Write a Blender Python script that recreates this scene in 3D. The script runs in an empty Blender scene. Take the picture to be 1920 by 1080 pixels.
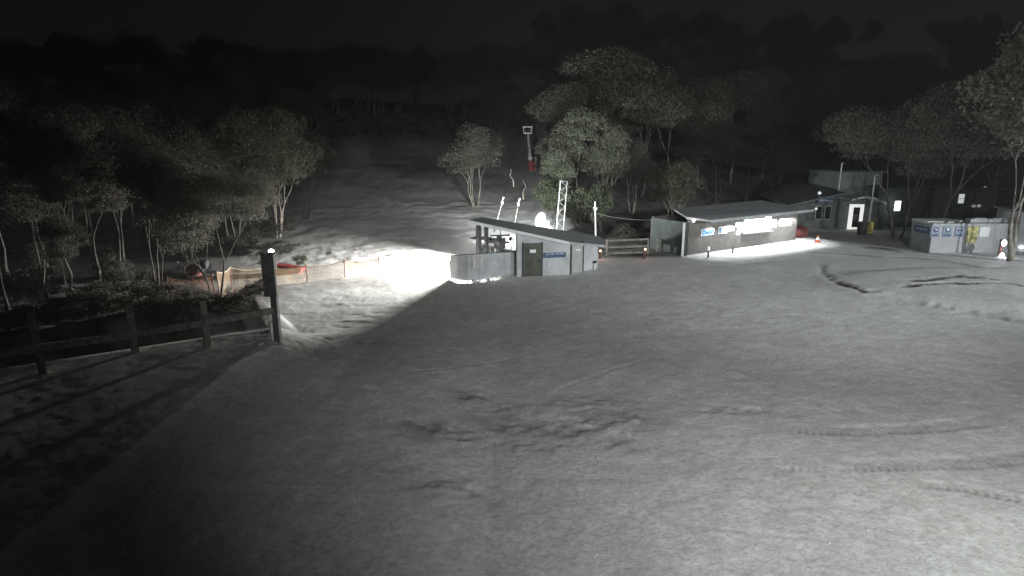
import bpy, bmesh, math, random
import numpy as np
from mathutils import Vector, Matrix, Euler
random.seed(7); RNG = np.random.default_rng(11)
S = bpy.context.scene
COL = S.collection
rad = math.radians

# ------------------------------------------------------------------ camera, sky, exposure
CAM_H = 8.0; TH = rad(13.3); F = 1144.0
cs, sn = math.cos(TH), math.sin(TH)
cd = bpy.data.cameras.new('camera'); cam = bpy.data.objects.new('camera', cd); COL.objects.link(cam)
cam.location = (0, 0, CAM_H); cam.rotation_euler = (rad(90) - TH, 0, 0)
cd.sensor_width = 36; cd.lens = 36 * F / 1920; cd.clip_end = 3000; cd.clip_start = 0.1
S.camera = cam
W = bpy.data.worlds.new('World'); S.world = W; W.use_nodes = True
wn = W.node_tree; bg = wn.nodes['Background']
sky = wn.nodes.new('ShaderNodeTexSky'); sky.sky_type = 'NISHITA'; sky.sun_disc = False
sky.sun_elevation = rad(25.0); sky.sun_rotation = rad(200); sky.air_density = 1.0; sky.dust_density = 2.0
hs0 = wn.nodes.new('ShaderNodeHueSaturation'); hs0.inputs['Saturation'].default_value = .35
wn.links.new(sky.outputs[0], hs0.inputs['Color']); wn.links.new(hs0.outputs[0], bg.inputs[0]); bg.inputs[1].default_value = 0.0010
S.view_settings.view_transform = 'Standard'; S.view_settings.look = 'None'
S.view_settings.exposure = 0; S.view_settings.gamma = 1; S.view_settings.use_curve_mapping = False

def lamp(name, kind, loc, energy, color, aim=None, size=0.1, angle=60, blend=0.5, parent=None):
    l = bpy.data.lights.new(name, kind); o = bpy.data.objects.new(name, l); COL.objects.link(o)
    o.location = loc; l.energy = energy; l.color = color
    if kind == 'AREA': l.size = size
    else: l.shadow_soft_size = size
    if kind == 'SPOT': l.spot_size = rad(angle); l.spot_blend = blend
    if aim is not None:
        o.rotation_euler = (Vector(aim) - Vector(loc)).to_track_quat('-Z', 'Y').to_euler()
    return o
# flood lamps on the building the camera looks out from, and on a mast by the car park
lamp('yard_flood_near', 'SPOT', (9, -3, 10.5), 17400, (0.98, 1.0, 0.97), (16.3, 25.8, 0), 0.25, 122, 1.0)
lamp('yard_flood_far', 'SPOT', (20, 2, 10), 30000, (0.96, 1.0, 0.98), (7, 60, 11), 0.3, 65, 1.0)
lamp('car_park_flood', 'SPOT', (47, 22, 9), 27000, (0.93, 0.97, 1.0), (27, 36, 0), 0.2, 78, 0.9)
# flood lamp at the back of the lift shed
fl_ = lamp('lift_shed_flood', 'AREA', (-2.15, 41.0, 1.6), 5800, (1.0, 0.97, 0.92), (-10.5, 34.8, 0.3))
fl_.data.shape = 'RECTANGLE'; fl_.data.size = 1.3; fl_.data.size_y = .16; fl_.data.spread = rad(140)
lamp('snow_gun_flood', 'SPOT', (-0.4, 41.6, 2.3), 12000, (0.97, 1.0, 0.96), (7, 58, 14), 0.12, 152, 0.7)

# ------------------------------------------------------------------ pixel rows to world (survey of the photograph)
def zrow(py, Y):
    v = (540 - py) / F
    return CAM_H + Y * (v * cs - sn) / (cs + v * sn)
def xcol(px, Y, z): return (px - 960) / F * (Y * cs - (z - CAM_H) * sn)
def P(px, py, Y):
    z = zrow(py, Y); return Vector((xcol(px, Y, z), Y, z))

# ------------------------------------------------------------------ terrain
def vnoise(x, y, seed):
    xi = np.floor(x).astype(np.int64); yi = np.floor(y).astype(np.int64)
    fx = x - xi; fy = y - yi; fx = fx*fx*(3-2*fx); fy = fy*fy*(3-2*fy)
    def hsh(a, b):
        n = (a * 374761393 + b * 668265263 + seed * 974711) & 0x7fffffff
        n = ((n ^ (n >> 13)) * 1274126177) & 0x7fffffff
        return ((n ^ (n >> 16)) & 0xffff) / 65535.0
    a = hsh(xi, yi); b = hsh(xi+1, yi); c = hsh(xi, yi+1); d = hsh(xi+1, yi+1)
    return (a*(1-fx)+b*fx)*(1-fy) + (c*(1-fx)+d*fx)*fy - 0.5
def fbm(x, y, seed, o=4, g=0.5):
    r = 0; a = 1.0
    for i in range(o):
        r = r + a * vnoise(x, y, seed+i); x = x*2.03+17.1; y = y*2.03+5.7; a *= g
    return r
def sp(d, k=3.0): return (np.sqrt(d*d + k*k) + d) / 2
def hbase(X, Y):
    X = np.asarray(X, float); Y = np.asarray(Y, float)
    y0 = np.interp(X, [-60, -14, 0, 4, 9, 13, 22, 32, 60], [36, 38, 41, 44, 49, 54, 62, 72, 78])
    sl = np.interp(X, [-60, 0, 6, 15, 60], [.12, .12, .2, .28, .28])
    z = sl * (sp(Y - y0, 2.0) - sp(-y0*0-30, 2.0)) + 0.22 * (sp(Y - 92, 8) )
    z = z - 0.22 * 0.0
    top_ = np.interp(X/np.maximum(Y, 1), [-.9, -.45, -.1, .1, .5, .9], [19, 16, 12, 20, 23, 18]); z = np.where(z > top_, top_ + (1-np.exp(-(z-top_)/5.0))*4.5, z)
    back = np.clip((Y-20)/10, 0, 1)
    # the yard's left is a plateau raised further for shade; it falls away to the foot of the slope
    s_ = np.clip((np.interp(X, [-40, -20, -10.2, -8.6, 1.2, 12], [6, 18.2, 24.6, 25.4, 33.5, 38]) - Y)*.72/np.interp(X, [-8.8, -5.5], [3.0, 9.0]), 0, 1)
    return z * back + 1.42*s_*s_*(3-2*s_)*np.clip((-.5-X)/8, 0, 1)*np.clip((X+26)/10, 0, 1)
def bank(X, Y):
    # low ploughed snow island at the right and bank behind the rail fence
    d = np.hypot((X-29)/11.0, (Y-33.5)/5.0)
    b = 0.28 * (1/(1+np.exp((d-1)*16)))
    fx = (X + 9.3) + (Y-23.4)*-0.9
    A_ = np.array([-20.0, 17.5]); B_ = np.array([-10.3, 24.2]); dv = (B_-A_); L_ = np.hypot(*dv); dv = dv/L_
    t_ = (X-A_[0])*dv[0] + (Y-A_[1])*dv[1]; n_ = -(X-A_[0])*dv[1] + (Y-A_[1])*dv[0]
    b = b + (1.35+.55*vnoise(X/2.1, Y/2.1, 5)+.3*vnoise(X/.7, Y/.7, 6))*np.exp(-((n_-2.3-.8*vnoise(X/1.9, Y/1.9, 8))/1.35)**2) * np.clip((L_+1.5-t_)/1.3, 0, 1) * (t_ > -25)
    b = b + 0.12 * np.exp(-((X+16)/4.5)**2 - ((Y-26)/3.5)**2)
    return b
def hz(x, y): return float(hbase(x, y) + bank(np.float64(x), np.float64(y)))
def G(px, py):
    """ground point under a picture position"""
    lo = None
    Y = 4.0
    while Y < 220:
        z = zrow(py, Y); x = xcol(px, Y, z)
        if z <= hz(x, Y): break
        Y += 0.25
    a, b = Y-0.25, Y
    for _ in range(14):
        m = (a+b)/2; z = zrow(py, m); x = xcol(px, m, z)
        if z <= hz(x, m): b = m
        else: a = m
    z = zrow(py, b); return Vector((xcol(px, b, z), b, hz(xcol(px, b, z), b)))
def GY(px, Y):
    z = 0
    for _ in range(5):
        x = xcol(px, Y, z); z = hz(x, Y)
    return Vector((x, Y, z))

# ------------------------------------------------------------------ materials
MATS = {}
def mat(name, col, rough=0.7, var=0.12, scale=3.0, bump=0.0, bscale=20, metal=0.0, emit=None, estr=0, wave=None, col2=None, transl=0.0, alpha=1.0):
    if name in MATS: return MATS[name]
    m = bpy.data.materials.new(name); m.use_nodes = True; nt = m.node_tree; N = nt.nodes; L = nt.links
    b = N['Principled BSDF']; out = N['Material Output']
    tc = N.new('ShaderNodeTexCoord'); no = N.new('ShaderNodeTexNoise'); no.inputs['Scale'].default_value = scale; no.inputs['Detail'].default_value = 6
    L.new(tc.outputs['Object'], no.inputs['Vector'])
    mx = N.new('ShaderNodeMix'); mx.data_type = 'RGBA'
    c2 = col2 if col2 else tuple(max(0, c*(1-var*2.2)) for c in col)
    c1 = col if col2 else tuple(min(1, c*(1+var)) for c in col)
    mx.inputs[6].default_value = (*c2, 1); mx.inputs[7].default_value = (*c1, 1)
    rp = N.new('ShaderNodeMapRange'); rp.inputs[1].default_value = .35; rp.inputs[2].default_value = .65
    L.new(no.outputs[0], rp.inputs[0]); L.new(rp.outputs[0], mx.inputs[0]); L.new(mx.outputs[2], b.inputs['Base Color'])
    b.inputs['Roughness'].default_value = rough; b.inputs['Metallic'].default_value = metal
    if bump or wave:
        bp = N.new('ShaderNodeBump'); bp.inputs['Strength'].default_value = 0.6; bp.inputs['Distance'].default_value = bump or .02
        if wave:
            w = N.new('ShaderNodeTexWave'); w.wave_type = 'BANDS'; w.bands_direction = wave[0]; w.inputs['Scale'].default_value = wave[1]
            L.new(tc.outputs['Object'], w.inputs['Vector']); L.new(w.outputs[0], bp.inputs['Height'])
        else:
            n2 = N.new('ShaderNodeTexNoise'); n2.inputs['Scale'].default_value = bscale; n2.inputs['Detail'].default_value = 5
            L.new(tc.outputs['Object'], n2.inputs['Vector']); L.new(n2.outputs[0], bp.inputs['Height'])
        L.new(bp.outputs[0], b.inputs['Normal'])
    if emit:
        b.inputs['Emission Color'].default_value = (*emit, 1); b.inputs['Emission Strength'].default_value = estr
    sh = b.outputs[0]
    if transl:
        t = N.new('ShaderNodeBsdfTranslucent'); L.new(mx.outputs[2], t.inputs[0]); a = N.new('ShaderNodeMixShader'); a.inputs[0].default_value = transl
        L.new(sh, a.inputs[1]); L.new(t.outputs[0], a.inputs[2]); sh = a.outputs[0]
    if alpha < 1:
        t = N.new('ShaderNodeBsdfTransparent'); a = N.new('ShaderNodeMixShader'); a.inputs[0].default_value = alpha
        L.new(t.outputs[0], a.inputs[1]); L.new(sh, a.inputs[2]); sh = a.outputs[0]
    L.new(sh, out.inputs[0]); MATS[name] = m; return m

def snow_mat():
    m = bpy.data.materials.new('packed_snow'); m.use_nodes = True; nt = m.node_tree; N = nt.nodes; L = nt.links
    b = N['Principled BSDF']; tc = N.new('ShaderNodeTexCoord')
    at = N.new('ShaderNodeAttribute'); at.attribute_name = 'dirt_and_shade'
    def noise(sc, det=6, ro=.6):
        n = N.new('ShaderNodeTexNoise'); n.inputs['Scale'].default_value = sc; n.inputs['Detail'].default_value = det; n.inputs['Roughness'].default_value = ro
        L.new(tc.outputs['Object'], n.inputs['Vector']); return n
    def rng(s, a, b_, c, d):
        r = N.new('ShaderNodeMapRange'); r.inputs[1].default_value = a; r.inputs[2].default_value = b_; r.inputs[3].default_value = c; r.inputs[4].default_value = d
        L.new(s, r.inputs[0]); return r.outputs[0]
    def mix(f, a, b_):
        x = N.new('ShaderNodeMix'); x.data_type = 'RGBA'; L.new(f, x.inputs[0])
        for i, c in ((6, a), (7, b_)):
            if isinstance(c, tuple): x.inputs[i].default_value = (*c, 1)
            else: L.new(c, x.inputs[i])
        return x.outputs[2]
    n1 = noise(.35, 5); n2 = noise(7, 9, .75); n3 = noise(38, 3, .7); n4 = noise(1.4, 6, .65)
    c = mix(rng(n1.outputs[0], .35, .65, 0, 1), (.66, .67, .67), (.80, .81, .80))
    c = mix(rng(n4.outputs[0], .38, .62, .35, 0), c, (.48, .48, .465))
    c = mix(rng(n2.outputs[0], .34, .56, .6, 0), c, (.36, .36, .35))
    c = mix(rng(n3.outputs[0], .58, .75, 0, .5), c, (.88, .89, .9))
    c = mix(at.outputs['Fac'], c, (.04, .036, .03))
    L.new(c, b.inputs['Base Color']); b.inputs['Roughness'].default_value = .75
    b.inputs['Specular IOR Level'].default_value = .25
    b1 = N.new('ShaderNodeBump'); b1.inputs['Strength'].default_value = .7; b1.inputs['Distance'].default_value = .05
    L.new(n2.outputs[0], b1.inputs['Height'])
    b2 = N.new('ShaderNodeBump'); b2.inputs['Strength'].default_value = .6; b2.inputs['Distance'].default_value = .012
    L.new(n3.outputs[0], b2.inputs['Height']); L.new(b1.outputs[0], b2.inputs['Normal']); L.new(b2.outputs[0], b.inputs['Normal'])
    return m
SNOW = snow_mat()
M_white = mat('white_paint', (.62, .63, .64), .5, .06, 2)
M_shed = mat('shed_grey_panel', (.46, .48, .5), .6, .1, 1.2)
M_shedroof = mat('grey_roof_sheet', (.33, .345, .36), .5, .08, 2, wave=('X', 6), bump=.02)
M_kroof = mat('kiosk_roof_sheet', (.42, .44, .46), .5, .08, 2, wave=('X', 3), bump=.02)
M_dark = mat('dark_frame', (.035, .037, .04), .6, .2)
M_door = mat('olive_door', (.075, .078, .062), .6, .2, 2)
M_steel = mat('galvanised_steel', (.42, .44, .45), .45, .12, 4, metal=.3)
M_machine = mat('machine_dark', (.05, .052, .055), .5, .3, 5)
M_wood = mat('weathered_timber', (.23, .22, .205), .85, .2, 6, bump=.01, bscale=18)
M_postdark = mat('dark_timber', (.11, .115, .115), .85, .2, 6, bump=.01, bscale=18)
M_kwall = mat('kiosk_brown_wall', (.12, .113, .106), .75, .1, 3, wave=('Z', 2.6), bump=.015)
M_green = mat('dark_green_cladding', (.07, .085, .08), .7, .15, 2)
M_lodge = mat('lodge_dark_cladding', (.10, .115, .11), .7, .15, 2, wave=('X', 2), bump=.015)
M_lodgelight = mat('lodge_metal_panel', (.20, .22, .23), .6, .1, 2, wave=('X', 2), bump=.015)
M_blue = mat('blue_sign', (.045, .09, .17), .5, .1)
M_navy = mat('navy_sign', (.035, .06, .13), .5, .1)
M_poster = mat('poster_pale_blue', (.10, .24, .42), .5, .35, 6)
M_posterw = mat('poster_white', (.82, .84, .85), .5, .04)
M_red = mat('red_pad', (.26, .025, .025), .6, .2)
M_pink = mat('faded_red_paint', (.32, .11, .10), .6, .15, 4)
M_orange = mat('orange_cone_plastic', (.5, .13, .06), .6, .1)
M_yellow = mat('yellow_board', (.55, .47, .10), .6, .15, 3)
M_net = mat('orange_mesh_net', (.74, .56, .36), .8, .08, 8, transl=.45, alpha=.36)
M_netred = mat('red_mesh_net', (.36, .19, .13), .8, .3, 5, transl=.35, alpha=.55)
M_rope = mat('pale_rope', (.75, .66, .48), .8, .1)
M_glassdark = mat('dark_glass', (.015, .02, .024), .08, .05)
M_tar = mat('rubber_mat', (.09, .08, .07), .9, .2, 4)
M_lit = mat('lit_window', (.8, .85, .9), .5, .3, 4, emit=(.85, .93, 1.0), estr=4.0)
M_litdim = mat('dim_lit_window', (.6, .6, .58), .5, .5, 6, emit=(.9, .95, .92), estr=.55)
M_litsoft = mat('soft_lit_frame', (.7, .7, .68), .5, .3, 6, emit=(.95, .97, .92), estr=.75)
M_bulb = mat('lamp_glow', (1, 1, 1), .5, 0, 1, emit=(1, .98, .95), estr=14)
M_bulbc = mat('cool_lamp_glow', (1, 1, 1), .5, 0, 1, emit=(.9, .92, 1), estr=9)
M_amber = mat('marker_glow', (1, .6, .4), .5, 0, 1, emit=(1, .62, .45), estr=4)
M_dimbulb = mat('weak_lamp_glow', (1, 1, 1), .5, 0, 1, emit=(.85, .9, .88), estr=.55)
M_bin = mat('black_bin_plastic', (.03, .032, .035), .5, .1)
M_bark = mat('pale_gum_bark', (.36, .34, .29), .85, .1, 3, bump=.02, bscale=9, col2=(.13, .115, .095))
M_barkd = mat('gum_bark_unlit', (.10, .095, .085), .85, .1, 3, bump=.02, bscale=9, col2=(.05, .047, .043))  # same gum bark, toned darker for trunks meant to look unlit
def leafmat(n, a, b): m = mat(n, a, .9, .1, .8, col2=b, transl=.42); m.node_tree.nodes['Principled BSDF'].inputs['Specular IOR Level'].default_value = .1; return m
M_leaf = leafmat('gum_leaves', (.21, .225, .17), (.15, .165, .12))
M_leafd = leafmat('gum_leaves_unlit', (.12, .115, .10), (.085, .082, .072))  # gum foliage darkened to suit the unlit wood
M_leafm = leafmat('gum_leaves_half_lit', (.17, .17, .14), (.12, .12, .10))  # in-between foliage tone for crowns that look half lit
M_leafg = leafmat('scrub_leaves', (.12, .135, .09), (.08, .09, .06))

# ------------------------------------------------------------------ mesh helpers
def tag(o, label=None, cat=None, group=None, kind=None):
    if label: o['label'] = label
    if cat: o['category'] = cat
    if group: o['group'] = group
    if kind: o['kind'] = kind
    return o
def thing(name, loc, label, cat, group=None):
    o = bpy.data.objects.new(name, None); COL.objects.link(o); o.location = loc; o.empty_display_size = .2
    return tag(o, label, cat, group)
def rootloc(o):
    while o.parent: o = o.parent
    return Vector(o.location)
class MB:
    def __init__(s): s.v = []; s.f = []
    def add(s, vs, fs):
        k = len(s.v); s.v += [tuple(v) for v in vs]; s.f += [tuple(i+k for i in f) for f in fs]; return s
    def box(s, c, size, rz=0, ry=0, rx=0):
        m = Matrix.Translation(c) @ Euler((rx, ry, rz)).to_matrix().to_4x4()
        a, b, d = (q/2 for q in size)
        vs = [m @ Vector((x, y, z)) for x in (-a, a) for y in (-b, b) for z in (-d, d)]
        return s.add(vs, [(0,1,3,2),(4,6,7,5),(0,4,5,1),(2,3,7,6),(0,2,6,4),(1,5,7,3)])
    def wall(s, p, q, z0, z1, t, z1b=None, z0b=None, off=0):
        """upright slab from plan point p to q; z1 / z1b top heights at the two ends"""
        p = Vector((p[0], p[1])); q = Vector((q[0], q[1])); d = (q-p).normalized(); n = Vector((d.y, -d.x))
        if z1b is None: z1b = z1
        if z0b is None: z0b = z0
        vs = []
        for o_ in (off, off - t):
            for pt, a, b in ((p, z0, z1), (q, z0b, z1b)):
                w = pt + n*o_; vs += [(w.x, w.y, a), (w.x, w.y, b)]
        return s.add(vs, [(0,2,3,1),(4,5,7,6),(0,1,5,4),(2,6,7,3),(1,3,7,5),(0,4,6,2)])
    def slab(s, top, t):
        n = len(top); vs = [tuple(p) for p in top] + [(p[0], p[1], p[2]-t) for p in top]
        return s.add(vs, [tuple(range(n)), tuple(reversed(range(n, 2*n)))] + [(i, i+n, (i+1) % n+n, (i+1) % n) for i in range(n)])
    def tube(s, pts, r, n=8, cap=True):
        pts = [Vector(p) for p in pts]; rs = r if isinstance(r, (list, tuple)) else [r]*len(pts)
        vs = []; fs = []; up = Vector((.13, .21, 1)).normalized(); px = None
        for i, p in enumerate(pts):
            d = (pts[min(i+1, len(pts)-1)] - pts[max(i-1, 0)]).normalized()
            if px is None:
                px = d.cross(up if abs(d.dot(up)) < .95 else Vector((1, 0, 0))).normalized()
            else: px = (px - d*px.dot(d)).normalized()
            py = d.cross(px)
            for k in range(n):
                a = 2*math.pi*k/n; vs.append(p + (px*math.cos(a) + py*math.sin(a))*rs[i])
        for i in range(len(pts)-1):
            for k in range(n):
                fs.append((i*n+k, i*n+(k+1) % n, (i+1)*n+(k+1) % n, (i+1)*n+k))
        if cap: fs += [tuple(reversed(range(n))), tuple(range((len(pts)-1)*n, len(pts)*n))]
        return s.add(vs, fs)
    def ball(s, c, r, n=10, m=6, sc=(1, 1, 1)):
        c = Vector(c); vs = []; fs = []
        for i in range(m+1):
            t = math.pi*i/m
            for k in range(n):
                a = 2*math.pi*k/n; vs.append(c + Vector((math.sin(t)*math.cos(a)*r*sc[0], math.sin(t)*math.sin(a)*r*sc[1], math.cos(t)*r*sc[2])))
        for i in range(m):
            for k in range(n): fs.append((i*n+k, (i+1)*n+k, (i+1)*n+(k+1) % n, i*n+(k+1) % n))
        return s.add(vs, fs)
    def build(s, name, m, parent=None, origin=None, smooth=False):
        off = rootloc(parent) if parent else Vector(origin if origin is not None else (0, 0, 0))
        me = bpy.data.meshes.new(name); me.from_pydata([(a-off.x, b-off.y, c-off.z) for a, b, c in s.v], [], s.f)
        bm = bmesh.new(); bm.from_mesh(me); bmesh.ops.recalc_face_normals(bm, faces=bm.faces); bm.to_mesh(me); bm.free()
        me.materials.append(m)
        if smooth:
            for p_ in me.polygons: p_.use_smooth = True
        o = bpy.data.objects.new(name, me); COL.objects.link(o)
        if parent: o.parent = parent
        elif origin is not None: o.location = off
        return o
def text_part(name, body, size, mtx, m, parent):
    c = bpy.data.curves.new(name, 'FONT'); c.body = body; c.size = size; c.align_x = 'CENTER'; c.align_y = 'CENTER'; c.extrude = .004
    t = bpy.data.objects.new(name, c); COL.objects.link(t)
    dg = bpy.context.evaluated_depsgraph_get(); me = bpy.data.meshes.new_from_object(t.evaluated_get(dg))
    bpy.data.objects.remove(t); me.transform(mtx); me.transform(Matrix.Translation(-rootloc(parent)))
    me.materials.clear(); me.materials.append(m)
    o = bpy.data.objects.new(name, me); COL.objects.link(o); o.parent = parent; return o

# ------------------------------------------------------------------ the snow ground: one sheet
def seg_dist(X, Y, pts):
    D = np.full(X.shape, 1e9); T = np.zeros(X.shape); acc = 0
    for (ax, ay), (bx, by) in zip(pts[:-1], pts[1:]):
        L2 = (bx-ax)**2 + (by-ay)**2; L = math.sqrt(L2)
        t = np.clip(((X-ax)*(bx-ax) + (Y-ay)*(by-ay))/L2, 0, 1)
        d = np.hypot(X-ax-t*(bx-ax), Y-ay-t*(by-ay)); m = d < D
        D = np.where(m, d, D); T = np.where(m, acc + t*L, T); acc += L
    return D, T, acc
def gpts(l): return [(p.x, p.y) for p in (G(*q) for q in l)]
def ground():
    ang = np.concatenate([np.linspace(-180, -52, 30)[:-1], np.linspace(-52, 52, 640), np.linspace(52, 180, 30)[1:-1]])
    r = np.concatenate([np.geomspace(.5, 7.5, 14)[:-1], np.geomspace(7.5, 60, 430), np.geomspace(60, 150, 60)[1:], np.geomspace(150, 1500, 24)[1:]])
    A, R = np.meshgrid(np.radians(ang), r); X = R*np.sin(A); Y = R*np.cos(A)
    Z = hbase(X, Y) + bank(X, Y)
    near = np.clip((60-Y)/30, 0.25, 1)*(1-.85*np.clip((-X-6.5)/3, 0, 1)*np.clip((25-Y)/2, 0, 1))
    Z = Z + .08*near*fbm(X/9, Y/9, 3, 3)*np.clip((Y-4)/10, 0, 1) + .03*fbm(X/1.6, Y/1.6, 9, 4)*near + .018*fbm(X/.33, Y/.33, 21, 3, .6)*near
    # groomed slope behind the shed: contour ridges and churned snow
    sl = np.clip((Y-42)/6, 0, 1)*np.clip((-X+4)/4, 0, 1)
    Z = Z + sl*(.10*fbm(X/5, Y/2.8, 31, 4) + .10*fbm(X/1.1, Y/.8, 41, 3))
    ch = np.exp(-((X+11)/7)**2 - ((Y-42)/3.5)**2); Z = Z + ch*.13*fbm(X/.9, Y/.7, 51, 4)
    ch = np.exp(-((X+7.5)/3.2)**2 - ((Y-26)/4)**2); Z = Z + ch*.06*fbm(X/1.5, Y/.6, 61, 4)
    dirt_and_shade = np.zeros_like(X)  # soil stains and painted shade share this mask
    w = .3*fbm(X/.9, Y/.9, 71, 4)
    def line(pts, wid, depth, dk, fade=1.0):
        nonlocal Z, dirt_and_shade
        d, t, L = seg_dist(X, Y, pts)
        e = np.clip(np.minimum(t, L-t)/fade, 0, 1)
        wv = wid*(1+1.8*w + 1.3*fbm(X/.25, Y/.25, 75, 2) + .4*np.sin(t*1.7))
        g = np.exp(-(d/np.maximum(wv, .03))**2)*e
        Z = Z - depth*g; dirt_and_shade = np.maximum(dirt_and_shade, dk*np.clip(g*1.9-.25+w*.8, 0, 1))
        Z = Z + depth*.2*np.exp(-((d-2.2*wid)/(wid))**2)*e
    line(gpts([(1540, 492), (1543, 512), (1560, 526), (1572, 531)]), .22, .06, .25)
    line(gpts([(1560, 526), (1580, 533), (1605, 541), (1620, 547), (1655, 546)]), .19, .12, .95, .6)
    line(gpts([(1683, 540), (1720, 534), (1770, 532), (1830, 531), (1880, 531), (1920, 536), (1990, 545)]), .17, .10, .95, 1.2)
    line(gpts([(1700, 528), (1740, 525), (1790, 519), (1840, 521), (1870, 526), (1890, 530)]), .22, .08, .85, .8)
    line(gpts([(1655, 552), (1700, 563), (1770, 577), (1850, 592), (1960, 612)]), .30, .10, .18, 1.5)  # shading of a ridge, painted faintly into the snow colour
    line(gpts([(1480, 470), (1560, 474), (1640, 480), (1720, 484), (1760, 487), (1810, 497), (1860, 503), (1895, 497)]), .28, .08, .5, 2)  # shadow of a hose, painted along a shallow groove
    line(gpts([(1610, 462), (1650, 466), (1700, 474)]), .5, .05, .6, 1)
    line(gpts([(1300, 500), (1360, 497), (1430, 490), (1520, 482)]), .35, .05, .08, 2)
    # tyre tracks with tread
    def track(pts, wid=.29):
        nonlocal Z, dirt_and_shade
        d, t, L = seg_dist(X, Y, pts); e = np.clip(np.minimum(t, L-t)/.8, 0, 1)*(d < wid*1.3)
        m = 1/(1+np.exp((d-wid)*40)); brk = np.clip(.62+1.5*fbm(X/1.3, Y/1.3, 81, 3), .1, 1)
        tr = .5+.5*np.sin((t + d*.35)*2*math.pi/.2)
        Z = Z - e*m*brk*(.012 + .042*tr); dirt_and_shade = np.maximum(dirt_and_shade, e*m*brk*(.03+.26*tr))
    track(gpts([(1440, 806), (1560, 807), (1650, 806), (1740, 802), (1830, 792), (1960, 770)]))
    track(gpts([(1420, 872), (1560, 874), (1650, 873), (1740, 872), (1830, 868), (1960, 850)]))
    track(gpts([(1700, 905), (1800, 915), (1900, 935), (1990, 960)]), .2)
    # ski, sled and wheel lines
    rr = random.Random(5)
    for q in ([(930, 800), (980, 765), (1050, 730), (1130, 700), (1230, 668)], [(1128, 780), (1132, 835)], [(1050, 785), (1052, 835)], [(1183, 790), (1190, 850)],
              [(1000, 590), (1200, 640), (1500, 690), (1800, 760)], [(1040, 585), (1260, 625), (1560, 670), (1930, 745)], [(1250, 980), (1500, 1010), (1720, 1015)],
              [(760, 700), (1000, 660), (1300, 600), (1560, 570)], [(1200, 560), (1330, 545), (1500, 500)], [(1240, 575), (1380, 555), (1540, 560)], [(1100, 640), (1350, 690), (1650, 800), (1900, 960)]):
        d, t, L = seg_dist(X, Y, gpts(q)); e = np.clip(np.minimum(t, L-t)/.6, 0, 1)
        br = np.clip(.5+1.6*fbm(X/2, Y/2, 85, 3), 0, 1); Z = Z - .013*br*e*np.exp(-(d/.07)**2) + .008*br*e*np.exp(-((d-.16)/.07)**2)
    for px, py, rx, ry, k in ((800, 806, 1.1, .5, .42), (845, 815, .7, .4, .4), (880, 746, .6, .35, .42), (960, 800, 1.2, .6, .34), (1075, 808, 1.1, .5, .45), (1150, 785, 1.4, .8, .36), (1170, 835, .6, .3, .4), (1110, 755, 1.5, .5, .28), (1380, 770, 1.6, .5, .15), (820, 905, 1.5, .6, .12), (930, 765, 1.2, .4, .25), (1000, 840, 1.2, .3, .25), (650, 640, 2.5, 1.0, .22), (570, 650, 1.2, 1.2, .3)):
        c = G(px, py); g = np.exp(-((X-c.x)/rx)**2 - ((Y-c.y)/ry)**2)
        dirt_and_shade = np.maximum(dirt_and_shade, k*np.clip(g*1.2 + .9*g*fbm(X/.35, Y/.25, 91, 4), 0, 1)); Z = Z + g*.09*fbm(X/.4, Y/.3, 95, 3)
    # forest floor and scree under trees; fl, ft also paint unlit snow dark
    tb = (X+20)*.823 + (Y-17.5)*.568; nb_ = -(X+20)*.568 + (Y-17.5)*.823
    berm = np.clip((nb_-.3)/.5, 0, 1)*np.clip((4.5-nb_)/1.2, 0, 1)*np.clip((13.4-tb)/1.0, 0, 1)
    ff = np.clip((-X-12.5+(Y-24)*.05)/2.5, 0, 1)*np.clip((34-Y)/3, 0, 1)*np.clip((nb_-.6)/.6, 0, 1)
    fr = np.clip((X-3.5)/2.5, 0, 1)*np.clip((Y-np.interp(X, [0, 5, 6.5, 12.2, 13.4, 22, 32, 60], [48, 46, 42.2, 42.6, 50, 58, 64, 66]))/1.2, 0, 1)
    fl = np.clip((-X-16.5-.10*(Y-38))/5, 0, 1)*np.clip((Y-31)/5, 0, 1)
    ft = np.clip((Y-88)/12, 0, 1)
    dirt_and_shade = np.maximum(dirt_and_shade, np.clip(np.maximum.reduce([ff*.95, fr*.9, fl*.95, ft*.97, berm*.97])*(.9+1.0*w), 0, .97))
    n, mcols = X.shape
    verts = np.stack([X, Y, Z], -1).reshape(-1, 3)
    i = np.arange(n-1)[:, None]*mcols + np.arange(mcols)[None, :]
    j = np.arange(n-1)[:, None]*mcols + (np.arange(mcols)[None, :]+1) % mcols
    q = np.stack([i, j, j+mcols, i+mcols], -1).reshape(-1, 4)
    me = bpy.data.meshes.new('snow_ground'); me.vertices.add(len(verts)); me.vertices.foreach_set('co', verts.ravel())
    me.loops.add(q.size); me.loops.foreach_set('vertex_index', q.ravel().astype(np.int32))
    me.polygons.add(len(q)); me.polygons.foreach_set('loop_start', np.arange(0, q.size, 4, dtype=np.int32)); me.polygons.foreach_set('loop_total', np.full(len(q), 4, np.int32))
    me.polygons.foreach_set('use_smooth', np.ones(len(q), bool)); me.update(calc_edges=True)
    a = me.attributes.new('dirt_and_shade', 'FLOAT', 'POINT'); a.data.foreach_set('value', dirt_and_shade.ravel().astype(np.float32))
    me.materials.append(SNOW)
    # centre disc closed by a small patch under the camera
    o = bpy.data.objects.new('snow_ground', me); COL.objects.link(o); o['kind'] = 'structure'
ground()

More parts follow.
